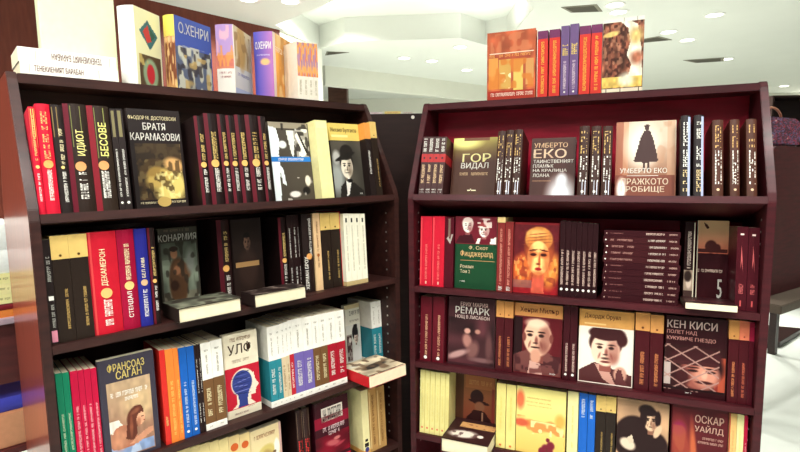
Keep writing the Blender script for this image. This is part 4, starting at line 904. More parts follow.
COVER = {   # cover colour, hard back?, thickness, printed things
 'karamazov': (rgb(32, 23, 22), 1, .03, [K('pic_goldfigure', .1, .95, .1, .66), H('ФЬОДОР М. ДОСТОЕВСКИ', .03, .92, .89, .935, CRE), H('БРАТЯ', .28, .7, .795, .865, WHT), H('КАРАМАЗОВИ', .04, .96, .69, .765, WHT), ('d', .54, .075, .13, .05, rgb(190, 160, 90)), H('*10', .1, .4, .06, .08, CRE), H('*9', .68, .95, .06, .08, CRE)]),
 'blueband': (rgb(80, 72, 62), 0, .03, [K('pic_blueband'), H('*14', .16, .8, .515, .545, WHT)]),
 'bulgakov': (rgb(46, 40, 36), 0, .03, [K('pic_hatman_bw', 0, 1, 0, .76), ('b', .77, 1, rgb(222, 196, 104)), H('Михаил Булгаков', .04, .92, .87, .94, rgb(60, 40, 30)), Q(.06, .6, .815, .845, rgb(245, 225, 150)), H('*3', .82, .92, .04, .06, WHT)]),
 'konarmia': (rgb(76, 72, 62), 1, .03, [K('pic_coat', .05, .96, 0, .82), H('КОНАРМИЯ', .0, .98, .84, .925, WHT), H('*10', .15, .8, .955, .985, rgb(140, 120, 100))]),
 'darkportrait': (rgb(36, 24, 22), 1, .03, [K('pic_faint', .05, .95, .03, .97)]),
 'sagan': (rgb(58, 54, 66), 0, .02, [K('pic_recline', .12, .9, .03, .77), H('ФРАНСОАЗ', .16, .82, .87, .95, rgb(240, 220, 130)), H('САГАН', .3, .76, .79, .87, rgb(240, 220, 130)), H('*14', .18, .84, .625, .67, WHT), H('*6', .42, .66, .57, .605, WHT)]),
 'ulf': (rgb(232, 222, 196), 0, .02, [K('pic_profile', 0, 1, .1, .6), H('УЛФ', .12, .82, .75, .88, rgb(80, 58, 42)), H('*9', .2, .8, .91, .955, rgb(130, 90, 60)), H('*9', .22, .72, .655, .69, rgb(170, 150, 130)), H('*8', .2, .6, .03, .05, rgb(120, 60, 60)), H('*5', .6, .8, .085, .095, rgb(150, 50, 60))]),
 'ravian': (rgb(230, 228, 212), 0, .02, [K('pic_woman_bw', .05, .98, .05, .66), H('*7', .3, .98, .82, .89, rgb(80, 70, 60)), H('*8', .3, .9, .71, .74, rgb(150, 140, 130)), Q(.0, 1, .93, 1, rgb(222, 205, 160))]),
 'fowls': (rgb(228, 208, 160), 0, .02, [K('pic_turban', .05, .93, .02, .84), H('*8', .12, .8, .87, .92, rgb(150, 90, 60)), Q(.93, 1, 0, 1, rgb(200, 160, 150))]),
 'mama': (rgb(60, 10, 24), 1, .03, [K('pic_redcreature', .0, 1, .18, .5), Q(0, 1, .0, .13, rgb(200, 25, 60)), Q(0, 1, .62, .78, rgb(140, 15, 45)), Q(.2, .82, .7, .9, rgb(238, 228, 215)), H('*7', .24, .78, .72, .88, BLK), H('*12', .22, .86, .56, .62, rgb(240, 215, 215)), H('*4', .38, .7, .49, .54, rgb(240, 215, 215))]),
 'vidal': (rgb(72, 40, 28), 1, .03, [K('pic_vidal'), H('ГОР', .22, .84, .6, .74, rgb(250, 245, 180)), H('ВИДАЛ', .2, .8, .48, .59, WHT), H('*13', .18, .8, .385, .43, rgb(200, 170, 130))]),
 'loana': (rgb(66, 40, 38), 1, .03, [K('pic_glow'), H('УМБЕРТО', .06, .82, .84, .92, rgb(235, 200, 160)), H('ЕКО', .06, .8, .67, .82, rgb(245, 220, 190)), H('ТАИНСТВЕНИЯТ', .06, .96, .59, .645, WHT), H('ПЛАМЪК', .06, .52, .515, .57, WHT), H('НА КРАЛИЦА', .06, .82, .44, .495, WHT), H('ЛОАНА', .06, .44, .365, .42, WHT), Q(.06, .48, .3, .305, rgb(210, 160, 120))]),
 'prague': (rgb(150, 95, 70), 1, .035, [K('pic_cape'), H('УМБЕРТО ЕКО', .08, .86, .33, .395, WHT), Q(.2, .72, .295, .3, WHT), H('ПРАЖКОТО', .1, .88, .185, .265, rgb(240, 225, 200)), H('ГРОБИЩЕ', .1, .82, .08, .165, rgb(240, 225, 200))]),
 'fitz': (rgb(24, 66, 40), 0, .03, [K('pic_faces', .0, 1, .62, 1), H('Ф. Скот', .34, .8, .545, .6, rgb(235, 205, 160)), H('Фицджералд', .14, .92, .43, .535, rgb(240, 200, 140)), Q(.14, .96, .39, .396, rgb(205, 150, 100)), H('Романи', .14, .46, .285, .335, rgb(235, 215, 180)), H('Том 2', .14, .38, .215, .265, rgb(235, 215, 180)), H('*3', .14, .26, .09, .11, WHT)]),
 'goldwoman': (rgb(120, 26, 32), 1, .03, [K('pic_goldwoman', 0, 1, 0, .97)]),
 'five': (rgb(52, 14, 20), 0, .016, [K('pic_sunset', 0, 1, .6, 1), Q(0, .03, 0, 1, rgb(235, 220, 195)), H('*13', .04, .84, .37, .405, rgb(240, 215, 195)), H('5', .68, .84, .06, .29, WHT), H('*8', .1, .8, .015, .03, rgb(190, 120, 110))]),
 'remark': (rgb(64, 34, 38), 1, .025, [K('pic_couple', .02, .98, .03, .7), H('ЕРИХ МАРИЯ', .27, .84, .87, .93, rgb(235, 205, 195)), H('РЕМАРК', .16, .88, .76, .86, WHT), H('НОЩ В ЛИСАБОН', .16, .88, .68, .74, rgb(240, 220, 210))]),
 'miller': (rgb(96, 24, 32), 0, .025, [K('pic_oldman', 0, 1, 0, .8), ('b', .82, 1, rgb(212, 146, 84)), H('Хенри Милър', .12, .92, .86, .95, rgb(96, 40, 28)), H('*3', .76, .88, .03, .05, WHT)]),
 'orwell': (rgb(236, 224, 205), 0, .025, [K('pic_youngman', 0, 1, 0, .76), ('b', .77, 1, rgb(216, 158, 86)), H('Джордж Оруел', .1, .76, .87, .95, rgb(96, 44, 30)), Q(.1, .5, .8, .82, rgb(240, 200, 130))]),
 'kesey': (rgb(46, 12, 18), 1, .025, [K('pic_net', 0, 1, .06, .64), H('КЕН КИСИ', .03, .84, .85, .95, rgb(238, 215, 205)), H('ПОЛЕТ НАД', .03, .52, .77, .825, rgb(225, 165, 155)), H('КУКУВИЧЕ ГНЕЗДО', .03, .82, .69, .745, rgb(225, 165, 155)), H('*3', .36, .46, .03, .045, WHT)]),
 'hatman': (rgb(130, 80, 52), 0, .02, [K('pic_hat'), H('*9', .34, .92, .84, .92, rgb(205, 150, 90))]),
 'landscape': (rgb(236, 216, 130), 0, .025, [K('pic_landscape'), H('*16', .22, .7, .83, .85, rgb(190, 140, 60)), H('*13', .2, .7, .77, .79, rgb(200, 150, 70)), H('*16', .22, .72, .72, .735, rgb(205, 160, 80))]),
 'wildephoto': (rgb(180, 142, 108), 0, .02, [K('pic_lean', 0, 1, .22, 1), Q(0, 1, .0, .22, rgb(205, 175, 120)), H('ОСКАР', .02, .5, .06, .2, rgb(60, 60, 36))]),
 'wilde': (rgb(84, 26, 30), 1, .02, [K('pic_red_drape', .02, .98, .02, .97), H('ОСКАР', .42, .92, .81, .91, rgb(225, 190, 170)), H('УАЙЛД', .42, .92, .68, .79, rgb(225, 190, 170)), H('*9', .56, .92, .6, .63, rgb(205, 160, 145)), H('*12', .48, .92, .545, .575, rgb(205, 160, 145))]),
 'orangecover': (rgb(202, 92, 54), 1, .03, [K('pic_panels'), H('*14', .05, .9, .63, .67, rgb(235, 170, 90)), H('*16', .08, .95, .06, .11, rgb(250, 225, 205))]),
 'skullcover': (rgb(225, 215, 190), 0, .03, [K('pic_carved', 0, 1, .06, .95), Q(0, 1, .95, 1, rgb(235, 232, 215)), Q(.1, .12, .0, .06, rgb(60, 44, 36)), Q(.45, .47, .0, .06, rgb(60, 44, 36)), Q(.9, .92, 0, .06, rgb(60, 44, 36)), Q(.5, .52, .95, 1, rgb(90, 80, 66)), Q(.82, .84, .95, 1, rgb(90, 80, 66))]),
 'palegreen': (rgb(222, 230, 190), 1, .045, []),
 'flat_olive': (rgb(46, 36, 32), 1, .03, [K('pic_olive')]), 'flat_dark': (rgb(36, 26, 25), 1, .03, [K('pic_darkmess')]),
 'flat_red': (rgb(196, 36, 42), 0, .03, [K('pic_redflat')]), 'flat_thin': (rgb(46, 16, 20), 0, .02, [H('*8', .1, .8, .3, .4, rgb(150, 90, 90))]), 'flat_white': (rgb(48, 26, 26), 1, .03, [K('pic_whiteblob')]),
}

# ------------------------------------------------------------------ books
def add_prints(root, items, P, W, Hh, band, seed):
    for k, it in enumerate(items):
        fl, letters = Flat(P), Flat(P)
        t = it[0]
        if t == 'v' or t == 'w':
            _, s, z0, z1, x0, x1, c = it
            letters.text(c, s, x0 * W, x1 * W, z0 * Hh, z1 * Hh, True, seed=seed * 31 + k, flip=(t == 'w'))
        elif t == 'h':
            _, s, x0, x1, z0, z1, c = it
            letters.text(c, s, x0 * W, x1 * W, z0 * Hh, z1 * Hh, seed=seed * 31 + k)
        elif t == 'e':
            r = it[2] * W
            fl.disc(it[3], W / 2, it[1] * Hh, r, r, .0014)
        elif t == 'd':
            fl.disc(it[5], it[1] * W, it[2] * Hh, it[3] * W, it[4] * Hh)
        elif t == 'q':
            fl.rect(it[5], it[1] * W, it[2] * W, it[3] * Hh, it[4] * Hh)
        elif t == 't':
            fl.add(it[2], [(a * W, b * Hh) for a, b in it[1]], [tuple(range(len(it[1])))], .0004)
        elif t == 'p':
            print_picture(root, globals()[it[1]](), P, it[2] * W, it[3] * W, it[4] * Hh, it[5] * Hh)
        elif t == 'b':
            band(it[1] * Hh, it[2] * Hh, it[3])
        fl.build('medallion' if t in 'ed' else 'printed_panel', root)
        letters.build('title_lettering', root)

ROUGH_RND = random.Random(5)
CAP_S = [(0, 1, 11, 12), (1, 2, 11), (2, 3, 11), (3, 4, 11), (4, 10, 11), (4, 5, 10), (5, 6, 10), (6, 7, 10), (7, 8, 9, 10)]
CAP_C = [(0, 1, 8, 9), (1, 2, 8), (2, 3, 7, 8), (3, 4, 7), (4, 5, 6, 7)]
def build_spine_out(root, w, h, d, color, hard, items, seed):
    """x across the spine, y into the shelf, z up"""
    c = min(.0016 if hard else .0008, w * .2)
    bul = min(.005, w * .16) if hard else .0006
    def prof(o):
        pts = [(-o, d + 0)]
        n = 7
        for i in range(n):
            t = i / (n - 1)
            pts.append((-o + (w + 2 * o) * t, -o + bul * (1 - math.sin(math.pi * t)) if hard else -o))
        pts.append((w + o, d))
        return pts
    m = mat(color, .42 if hard else .38, grain=.05)
    outer = prof(0)
    inner = [(w - c, d), (w - c, bul + c), (c, bul + c), (c, d)]
    obj('cover', prism('cover', outer + inner, 0, h, m, caps=CAP_S), root)
    e = .003 if hard else .0004
    obj('page_block', box('page_block', c, w - c, bul + c + .0002, d - (.003 if hard else .0006), e, h - e, mat(PAGE, .8)), root)
    yy = lambda s: (bul * (1 - math.sin(math.pi * min(max(s / w, 0), 1))) if hard else 0)
    P = lambda s, t, lift: (s, yy(s) - lift, t)
    def band(z0, z1, col):
        o, q = .0002, []
        outer_b = prof(o)
        inner_b = [(w - c * .5, d), (w - c * .5, bul + c * .5), (c * .5, bul + c * .5), (c * .5, d)]
        obj('cover_band', prism('cover_band', outer_b + inner_b, z0, min(z1, h + .0001), mat(col, .4), caps=CAP_S), root)
    side = [i for i in items if i[0] == 'side']
    add_prints(root, [i for i in items if i[0] != 'side'], P, w, h, band, seed)
    for s in side:
        P2 = lambda a, b, lift: (w + lift, a + bul, b)
        print_picture(root, globals()[s[1]](), P2, 0, d - bul - .001, 0, h)
        add_prints(root, s[2], P2, d - bul, h, None, seed + 7)

def build_cover_out(root, w, h, t, color, hard, items, seed):
    """front cover facing -y, spine on the left, z up"""
    c = .0018 if hard else .0008
    r = min(.003, t * .2)
    m = mat(color, .4, grain=.05)
    pts = [(w, 0), (r, 0), (0, r), (0, t - r), (r, t), (w, t), (w, t - c), (c, t - c), (c, c), (w, c)]
    obj('cover', prism('cover', pts, 0, h, m, caps=CAP_C), root)
    e = .003 if hard else .0004
    obj('page_block', box('page_block', c + .0002, w - e, c + .0001, t - c - .0001, e, h - e, mat(PAGE, .8)), root)
    P = lambda s, q, lift: (s, -lift, q)
    def band(z0, z1, col):
        o = .0002
        p2 = [(w, -o), (r, -o), (-o, r), (-o, t - r), (r, t + o), (w, t + o), (w, t - c * .5), (c * .5, t - c * .5), (c * .5, c * .5), (w, c * .5)]
        obj('cover_band', prism('cover_band', p2, z0, min(z1, h + .0001), mat(col, .4), caps=CAP_C), root)
    add_prints(root, items, P, w, h, band, seed)

def build_books():
    for n, row in enumerate(BOOKS):
        kind, case, sh, u, w, b, h, style, label, group = row[:10]
        ex = row[10] if len(row) > 10 else None
        M = shelf_matrix(case, sh) @ Matrix.Translation((0, 0, .0008))
        if kind == 'S':
            col, hard, d, items = SPINE[style]
            M = M @ Matrix.Translation((u, b, 0))
        elif kind == 'Y':
            col, hard, d, items = SPINE[style]; d = ex[1]
            M = M @ Matrix.Translation((u, b, 0)) @ Matrix.Rotation(math.radians(ex[0]), 4, 'Z')
        elif kind == 'K':
            col, hard, d, items = SPINE[style]
            M = M @ Matrix.Translation((u, b, ex + h)) @ Matrix.Rotation(math.pi / 2, 4, 'Y')
        elif kind == 'C':
            col, hard, t, items = COVER[style]
            M = M @ Matrix.Translation((u, b, 0))
        else:
            col, hard, t, items = COVER[style]; t = ex
            M = M @ Matrix.Translation((u, b, t)) @ Matrix.Rotation(-math.pi / 2, 4, 'X')
        hardn = 'hardback' if hard else 'paperback'
        root = thing(hardn + '_book', label, 'book', M, group)
        if kind in 'SY':
            build_spine_out(root, w, h, d, col, hard, items, n)
        elif kind == 'K':
            build_spine_out(root, h, w, d, col, hard, items, n)
        else:
            build_cover_out(root, w, h, t, col, hard, items, n)

# ------------------------------------------------------------------ room
WALL = mat(rgb(238, 238, 226), .9, 'white_plaster', grain=.015, scale=6)
CEILM = mat(rgb(232, 235, 228), .9, 'ceiling_paint', grain=.012, scale=3)
FLOORM = mat(rgb(214, 220, 212), .25, 'polished_floor', grain=.03, scale=4)
WOOD_L = wood('dark_wenge', rgb(38, 17, 15), rgb(60, 30, 25))
WOOD_R = wood('red_lit_wood', rgb(48, 10, 16), rgb(74, 18, 26))  # redder than the left wood: reddish light put into the colour
RED_BACK = wood('red_lit_back_board', rgb(138, 10, 36), rgb(168, 20, 50), .4, .1)  # red light on the back board painted into its colour
LIT_SIDE = wood('lit_outer_face', rgb(128, 56, 42), rgb(156, 72, 54), .28, .5, (14, 14, 1.2))  # same wood with the light on its outer side painted in
WOOD_BACK = wood('black_brown_veneer', rgb(36, 22, 20), rgb(48, 30, 26), .4, .1)
WOOD_WALL = wood('wall_panelling', rgb(106, 50, 38), rgb(124, 60, 46), .45, .1, (12, 12, 1.5))
METAL = mat(rgb(190, 188, 180), .3, 'nickel', metal=.8, grain=0)

def build_room():
    structure('floor', box('floor', -7, 12, -3, 14, -.05, 0, FLOORM))
    # ceiling with a raised recess in the middle distance
    bm = bmesh.new()
    outer = [(-9, -3), (14, -3), (14, 16), (-9, 16)]
    hole = [(-.97, 6.6), (-1.26, 5.52), (-.5, 4.72), (-.2, 4.3), (.9, 4.3), (1.3, 5.1), (1.3, 6.3), (1.08, 6.52), (.73, 6.16), (-.62, 6.27)]
    def loop(pts):
        vs = [bm.verts.new((x, y, CEIL)) for x, y in pts]
        return [bm.edges.new((vs[i], vs[(i + 1) % len(vs)])) for i in range(len(vs))], vs
    e1, v1 = loop(outer); e2, v2 = loop(hole)
    bmesh.ops.triangle_fill(bm, use_beauty=True, edges=e1 + e2)
    n = len(v2)
    top = [bm.verts.new((v.co.x, v.co.y, CEIL2)) for v in v2]
    for i in range(n):
        bm.faces.new((v2[i], v2[(i + 1) % n], top[(i + 1) % n], top[i]))
    bm.faces.new(top)
    bmesh.ops.recalc_face_normals(bm, faces=bm.faces)
    me = bpy.data.meshes.new('ceiling'); bm.to_mesh(me); bm.free()
    me.materials.append(CEILM)
    structure('ceiling', me)
    # brown panelled wall far left, white return, far walls
    def wall(name, a, b, z0, z1, m, th=.08):
        a, b = Vector(a), Vector(b)
        d = b - a; L = d.length
        M = Matrix.Translation((a.x, a.y, 0)) @ Matrix.Rotation(math.atan2(d.y, d.x), 4, 'Z')
        structure(name, box(name, 0, L, 0, th, z0, z1, m), M)
    wall('wall_left', (-4.6, 1.97), (-1.26, 5.71), 0, CEIL, WOOD_WALL)
    wall('wall_return', (-1.26, 5.71), (-.95, 6.66), 0, CEIL, WALL)
    wall('wall_back', (-1.6, 11.2), (12, 11.2), 0, CEIL, WALL)
    wall('wall_right', (12, 11.2), (12, -3), 0, CEIL, WALL)
    wall('wall_lintel', (-1.05, 7.62), (3.4, 11.05), 2.72, CEIL, WALL, .1)
    structure('trim_2', box('pier', -1.12, -.82, 8.4, 8.7, 0, 2.99, wood('dark_pier', rgb(70, 44, 36), rgb(92, 60, 48))))

LAMPG = 'recessed ceiling downlights'
def downlight(x, y, z, label, power, r=.075, lamp=True):
    t = thing('ceiling_downlight', label, 'light', Matrix.Translation((x, y, z)), LAMPG)
    n = 28
    ring = []
    for rr, zz in ((r * 1.0, -.004), (r * 1.28, -.006), (r * 1.32, -.0005), (r * 1.0, -.0005)):
        ring.append([(rr * math.cos(2 * math.pi * i / n), rr * math.sin(2 * math.pi * i / n), zz) for i in range(n)])
    v = [p for q in ring for p in q]
    f = [(k * n + i, k * n + (i + 1) % n, ((k + 1) % 4) * n + (i + 1) % n, ((k + 1) % 4) * n + i) for k in range(4) for i in range(n)]
    obj('trim_ring', fix(mesh('trim_ring', v, f, mat(rgb(240, 240, 235), .5, grain=0))), t)
    obj('diffuser', cyl('diffuser', r * .98, -.003, -.001, mat(rgb(255, 252, 240), .5, 'lamp_glass', emit=6.0, grain=0)), t)
    if lamp:
        ld = bpy.data.lights.new('downlight_beam', 'AREA')
        ld.shape = 'DISK'; ld.size = r * 2; ld.energy = power; ld.color = (1.0, .965, .92)
        ld.spread = math.radians(150)
        lo = bpy.data.objects.new('downlight_beam', ld)
        COL.objects.link(lo); lo.parent = t; lo.location = (0, 0, -.012)

def build_lights():
    k = CEIL - EYE; k2 = (CEIL2 - EYE) / 1.5
    far = [(.78, 6.61, 0, 'nearest round downlight of the group just beyond the bright ceiling recess'), (.48, 7.42, 0, 'round downlight second from right in the group beyond the ceiling recess'),
           (.09, 7.2, 0, 'leftmost round downlight of the group beyond the ceiling recess'), (1.06, 8.12, 0, 'farthest round downlight of the group beyond the ceiling recess'),
           (-.95, 4.78, 0, 'round downlight at the picture top over the blue-spined omnibus'), (-1.3, 4.7, 0, 'round downlight at the picture top over the brown wall edge'),
           (2.04, 5.01, 0, 'round downlight at top edge above the brown picture cover, nearer one'), (2.17, 5.24, 0, 'round downlight just above the brown picture cover, farther one'),
           (3.07, 6.02, 0, 'round downlight between the two dark wedge vents right of picture cover'), (3.5, 6.41, 0, 'round downlight beside the wedge vent over the right bookcase'),
           (3.2, 5.38, 0, 'single round downlight at the upper right of the ceiling'), (4.71, 7.57, 0, 'round downlight at the tip of the farthest wedge vent'),
           (7.5, 10.22, 0, 'far right round downlight above the dark far shelving, nearest'), (8.57, 11.0, 0, 'far right round downlight at picture edge, upper one'), (3.0, 2.7, 0, 'added unseen downlight brightening the floor right of the right bookcase')]  # the last is an unseen lamp added to brighten the floor at right
    for i, (x, y, rec, lab) in enumerate(far):
        if rec:
            downlight(x * k2, y * k2, CEIL2, lab, LAMP_FAR)
        else:
            downlight(x, y, CEIL, lab, LAMP_FAR)
    for x, y in ((-.6, 5.4), (.3, 5.2), (.9, 5.6)):      # added lamps without fixtures that brighten the recess
        ld = bpy.data.lights.new('recess_fill', 'AREA'); ld.shape = 'RECTANGLE'; ld.size = .5; ld.size_y = .06; ld.energy = 3.6; ld.color = (1, .99, .95)
        lo = bpy.data.objects.new('recess_fill', ld); COL.objects.link(lo)
        lo.location = (x, y, CEIL + .01); lo.rotation_euler = (math.pi, 0, 0)
    downlight(-.72, 5.7, CEIL2, 'added downlight inside the bright ceiling recess, brightening the white wall', 30.0)  # added lamp and fixture, set in the recess to brighten the white wall
    near = [(-2.6, 1.2), (-1.5, -.6), (-.5, -.6), (.5, -.6), (1.5, -.6), (-1.0, .35), (0.0, .35), (1.0, .35), (-2.0, .35), (0.0, 3.6), (1.6, 3.4)]
    for i, (x, y) in enumerate(near):
        downlight(x, y, CEIL, 'round downlight overhead in the aisle facing the two bookcases', LAMP_NEAR)

VENTM = mat(rgb(140, 136, 122), .6, 'vent_grille', grain=.05)
def vents():
    def vent(pts, label, z=CEIL):
        cx = sum(p[0] for p in pts) / len(pts); cy = sum(p[1] for p in pts) / len(pts)
        t = thing('ceiling_vent', label, 'vent', Matrix.Translation((cx, cy, z)), 'dark wedge ceiling vents')
        loc = [(x - cx, y - cy) for x, y in pts]
        obj('frame', prism('frame', loc, -.006, -.0005, VENTM), t)
        inn = [(x * .8, y * .8) for x, y in loc]
        obj('grille', prism('grille', inn, -.009, -.0062, mat(rgb(84, 80, 70), .7)), t)
    return vent

def shelf_profile():
    D = .54
    # front slants from the setback at the top down to the break, then drops plumb; the back mirrors it
    pts = [(SETBACK + .012, TOP + .004), (SETBACK, TOP - .012), (.006, BREAK + .012), (0, BREAK - .012), (0, -EYE), (D, -EYE), (D, BREAK - .012), (D - .006, BREAK + .012), (D - SETBACK, TOP - .012), (D - SETBACK - .012, TOP + .004)]
    return pts

def build_case(c, m, label):
    t = thing('double_sided_bookcase', label, 'bookcase', case_matrix(c) @ Matrix.Translation((0, 0, -EYE)), None)
    up = EYE
    prof = [(y, z + up) for y, z in shelf_profile()]
    W, th = 1.0, THICK
    panels = []
    for x0 in (0, W - th):
        me = prism('side_panel', prof, x0, x0 + th, m, 'x', .0015)
        if c == 'L' and x0 == 0:      # outer face coloured lighter and redder, as lit from the left
            me.materials.append(LIT_SIDE)
            for p in me.polygons:
                if p.normal.x < -.9:
                    p.material_index = 1
        panels.append(obj('side_panel', me, t))
    obj('top_board', box('top_board', th, W - th, SETBACK, .54 - SETBACK, TOPB + up, TOP + up, m, .001), t)
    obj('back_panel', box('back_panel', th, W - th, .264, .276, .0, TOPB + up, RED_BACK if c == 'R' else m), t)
    for s in (1, 2, 3, 4):
        z, phi = SHELF[c, s]
        o = obj('shelf', box('shelf', th + .0005, W - th - .0005, 0, .258, -.0195, 0, m, .001), t)
        o.matrix_local = Matrix.Translation((0, 0, z + up)) @ Matrix.Rotation(-math.radians(phi), 4, 'X')
        obj('shelf', box('shelf', th + .0005, W - th - .0005, .28, .535, z + up - .04, z + up - .02, m, .001), t)
    obj('shelf', box('shelf', th, W - th, 0.0, .258, .1, .12, m, .001), t)
    obj('plinth', box('plinth', th, W - th, .03, .05, 0, .098, m), t)
    # bright shelf-pin sockets in the inner faces, a column near the front
    zz = []
    z = BREAK - .03
    while z > -.95:
        zz.append(z); z -= .032
    for p, x, sgn in ((panels[0], th, 1), (panels[1], W - th, -1)):
        for z in zz:
            if any(abs(z - (SHELF[c, s][0] - .012)) < .022 for s in (1, 2, 3, 4)):
                continue
            o = obj('pin_socket', cyl('pin_socket', .0032, 0, .0012, METAL, 10), p)
            o.matrix_local = Matrix.Translation((x, .045, z + up)) @ Matrix.Rotation(sgn * math.pi / 2, 4, 'Y')
    return t

def simple_book(name, label, M, L, d, th, color, group, hard=0, items=()):
    """a book lying flat, spine to the front"""
    t = thing(name, label, 'book', M @ Matrix.Translation((0, 0, th)) @ Matrix.Rotation(math.pi / 2, 4, 'Y'), group)
    build_spine_out(t, th, L, d, color, hard, list(items), abs(hash(label)) % 97 if False else len(label))
    return t

def build_surroundings():
    # dark bookcase seen from behind between the two cases
    t = thing('bookcase_back', 'plain dark brown bookcase back standing between and behind the two bookcases', 'bookcase', Matrix.Translation((-.75, 2.26, 0)))
    obj('back_panel', box('back_panel', 0, 1.05, 0, .012, 0, 1.738, WOOD_BACK, .001), t)
    obj('top_board', box('top_board', 0, 1.05, .012, .3, 1.718, 1.738, WOOD_BACK, .001), t)
    obj('side_panel', box('side_panel', 0, .02, .012, .3, 0, 1.718, WOOD_BACK), t)
    obj('side_panel', box('side_panel', 1.03, 1.05, .012, .3, 0, 1.718, WOOD_BACK), t)
    s = obj('screw_cap', cyl('screw_cap', .0075, 0, .003, mat(rgb(245, 242, 230), .4, grain=0)), t)
    s.matrix_local = Matrix.Translation((.812, 0, 1.722)) @ Matrix.Rotation(math.pi / 2, 4, 'X')
    s['label'] = 'small white screw cap'
    BM = Matrix.Translation((-.75, 2.26, 1.7385))
    for i, (x, L, th, col, lab) in enumerate(((.58, .1, .010, rgb(225, 215, 215), 'thin pale pink book lying on the dark bookcase back, left'), (.69, .07, .012, rgb(235, 215, 130), 'small yellow book lying on the dark bookcase back, middle'), (.765, .05, .009, rgb(226, 226, 212), 'thin white book lying on the dark bookcase back, right'))):
        simple_book('paperback_book', lab, BM @ Matrix.Translation((x, .02, 0)), L, .13, th, col, 'flat books on the dark bookcase back', 0, [V('*7', .15, .85, .3, .7, rgb(190, 110, 130))])
    # table with books, left behind the left bookcase
    CL = case_matrix('L') @ Matrix.Translation((0, 0, -EYE))
    tb = thing('display_table', 'display table with lavender-grey edge behind the left bookcase, bearing a book stack', 'table', CL @ Matrix.Translation((-.62, .6, 0)))
    LAV = mat(rgb(168, 148, 158), .4, 'laminate'); DKR = wood('table_frame', rgb(66, 26, 26), rgb(84, 34, 32))
    obj('tabletop', box('tabletop', 0, .95, 0, .6, 1.063, 1.08, LAV, .002), tb)
    obj('apron', box('apron', .03, .92, .02, .04, .88, 1.063, DKR), tb)
    obj('lower_shelf', box('lower_shelf', .03, .92, .01, .58, .662, .68, DKR), tb)
    for x in (.03, .88):
        for y in (.042, .54):
            obj('leg', box('leg', x, x + .04, y, y + .04, 0, 1.063, DKR, .002), tb)
    SM = CL @ Matrix.Translation((-.34, .62, 0))
    ST = 'flat books stacked on the table at left'
    z = 1.08
    for th, col, kind, lab in ((.022, rgb(222, 130, 60), 'paperback_book', 'orange book at the bottom of the stack on the left table'), (.019, rgb(120, 26, 34), 'hardback_book', 'dark red book second from bottom in the left table stack'),
                        (.03, rgb(232, 226, 160), 'paperback_book', 'lower one of three pale yellow books in the left table stack'), (.03, rgb(236, 228, 165), 'paperback_book', 'middle one of three pale yellow books in the left table stack'), (.03, rgb(232, 226, 160), 'paperback_book', 'upper one of three pale yellow books in the left table stack'),
                        (.07, rgb(236, 240, 236), 'hardback_book', 'thick white volume, second from top in the left table stack'), (.075, rgb(238, 242, 238), 'hardback_book', 'thick white volume on top of the left table stack')):
        simple_book(kind, lab, SM @ Matrix.Translation((0, 0, z)), .36, .26, th - .0006, col, ST, 1 if kind[0] == 'h' else 0, [V('*14', .6, .95, .4, .6, rgb(120, 110, 80))] if col[2] < .66 and col[0] > .9 else [])
        z += th
    bx = thing('cardboard_box', 'tan cardboard box on the lower shelf of the left table', 'box', CL @ Matrix.Translation((-.36, .625, .681)))
    CB = mat(rgb(196, 140, 104), .8, 'cardboard')
    obj('carton', box('carton', 0, .42, 0, .3, 0, .105, CB, .002), bx)
    obj('flap', box('flap', .01, .41, .005, .15, .1055, .108, CB), bx)
    obj('flap', box('flap', .01, .41, .152, .295, .1055, .108, CB), bx)
    simple_book('hardback_book', 'deep blue book lying on the tan cardboard box', CL @ Matrix.Translation((-.35, .63, .7895)), .38, .25, .042, rgb(62, 66, 170), None, 1)
    # right: side of another bookcase, bag on it, dark far shelving, low table
    ang = math.atan2(.53, .85)
    M = Matrix.Translation((2.06, 2.86, 0)) @ Matrix.Rotation(ang, 4, 'Z')
    t = thing('side_cabinet', 'dark red cabinet side at the far right edge with a bag on it', 'cabinet', M)
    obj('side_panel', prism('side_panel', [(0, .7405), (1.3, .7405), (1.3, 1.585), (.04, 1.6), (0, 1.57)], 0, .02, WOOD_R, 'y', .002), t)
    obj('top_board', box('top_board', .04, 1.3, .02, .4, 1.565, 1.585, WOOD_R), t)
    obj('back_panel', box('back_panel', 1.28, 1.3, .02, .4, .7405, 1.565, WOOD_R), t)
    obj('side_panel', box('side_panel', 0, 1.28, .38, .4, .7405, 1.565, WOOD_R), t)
    # patterned bag with an arched handle
    b = thing('patterned_handbag', 'dark handbag with purple and red pattern and arched handle at right edge', 'bag', M @ Matrix.Translation((.03, .05, 1.6)))
    bp = [(0, 0), (.44, 0), (.46, .06), (.445, .15), (.4, .168), (.05, .168), (.0, .15), (-.015, .06)]
    bm_ = bpy.data.materials.new('bag_pattern'); bm_.use_nodes = True
    nt = bm_.node_tree; vo = nt.nodes.new('ShaderNodeTexVoronoi'); vo.inputs['Scale'].default_value = 30
    cr = nt.nodes.new('ShaderNodeValToRGB')
    cr.color_ramp.interpolation = 'CONSTANT'
    els = cr.color_ramp.elements
    els[0].color = lin(rgb(48, 26, 44)) + (1,); els[1].position = .35; els[1].color = lin(rgb(140, 36, 60)) + (1,)
    e = els.new(.55); e.color = lin(rgb(92, 84, 120)) + (1,); e = els.new(.72); e.color = lin(rgb(60, 20, 36)) + (1,); e = els.new(.9); e.color = lin(rgb(205, 170, 160)) + (1,)
    nt.links.new(vo.outputs['Color'], cr.inputs['Fac']); nt.links.new(cr.outputs['Color'], nt.nodes['Principled BSDF'].inputs['Base Color'])
    obj('bag_body', prism('bag_body', bp, 0, .12, bm_, 'y', .012), b)
    v, f = [], []
    N, R = 16, 8
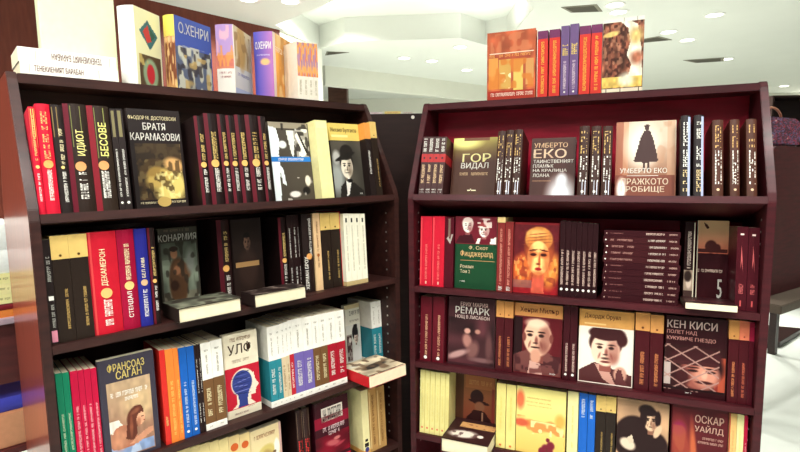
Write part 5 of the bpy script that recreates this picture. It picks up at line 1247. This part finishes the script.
    for i in range(N + 1):
        a = math.pi * i / N
        cx, cz = .2 - .12 * math.cos(a), .163 + .065 * math.sin(a)
        for j in range(R):
            q = 2 * math.pi * j / R
            rr = .007
            v.append((cx - rr * math.cos(q) * math.cos(a), .06 + rr * math.sin(q), cz + rr * math.cos(q) * math.sin(a)))
    for i in range(N):
        for j in range(R):
            f.append((i * R + j, i * R + (j + 1) % R, (i + 1) * R + (j + 1) % R, (i + 1) * R + j))
    h = obj('handle', fix(mesh('handle', v, f, mat(rgb(150, 105, 80), .5), True)), b)
    h['label'] = 'tan arched handle'
    fsh = thing('far_shelving', 'dark shelving unit in the distance behind the patterned bag at right', 'bookcase', Matrix.Translation((3.75, 5.25, 0)))
    obj('back_panel', box('back_panel', 0, 2.4, .3, .32, 0, 2.18, WOOD_BACK), fsh)
    for x in (0, 1.19, 2.38):
        obj('side_panel', box('side_panel', x, x + .02, 0, .3, 0, 2.18, WOOD_BACK), fsh)
    for z in (.02, .5, .95, 1.4, 1.8, 2.16):
        obj('shelf', boxes('shelf', [(.02, 1.19, 0, .3, z, z + .02), (1.21, 2.38, 0, .3, z, z + .02)], WOOD_BACK), fsh)
    lt = thing('side_table', 'dark table carrying the red cabinet at the far right edge', 'table', M)
    obj('tabletop', box('tabletop', -.1, 1.4, -.13, .5, .69, .74, mat(rgb(86, 76, 66), .5, 'table_laminate'), .004), lt)
    for x in (-.05, 1.3):
        for y in (.05, .43):
            obj('leg', box('leg', x, x + .05, y, y + .05, 0, .69, WOOD_BACK), lt)
    pl = thing('floor_plinth', 'flat dark wedge-shaped plinth on the pale floor right of the right bookcase', 'plinth', Matrix.Translation((2.6, 4.0, 0)))
    obj('board', prism('board', [(0, 0), (.5, .08), (.95, .42), (.5, .62), (0, .5)], 0, .05, WOOD_BACK, 'z', .004), pl)

build_room()
build_lights()
vent = vents()
for pts, lab in (([(-.95, 6.95), (-.9, 6.74), (-.62, 6.8)], 'small wedge vent just beyond the left corner of the ceiling recess'),
                 ([(.95, 10.5), (1.5, 9.9), (1.65, 10.4)], 'distant wedge vent low in the ceiling just left of the orange cover'),
                 ([(1.55, 5.05), (1.86, 4.98), (2.0, 5.2), (1.7, 5.22)], 'dark wedge vent above the red and purple spines'),
                 ([(2.85, 6.4), (3.05, 6.2), (3.3, 6.38), (3.0, 6.5)], 'dark wedge vent right of the brown picture cover'),
                 ([(4.1, 7.6), (4.6, 7.45), (4.75, 7.7), (4.4, 7.8)], 'thin dark wedge vent far right above the right bookcase')):
    vent(pts, lab)
build_case('L', WOOD_L, 'left dark brown bookcase filled with books, slanting toward the right')
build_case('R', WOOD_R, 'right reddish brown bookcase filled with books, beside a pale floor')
build_surroundings()
build_books()
bpy.context.view_layer.update()
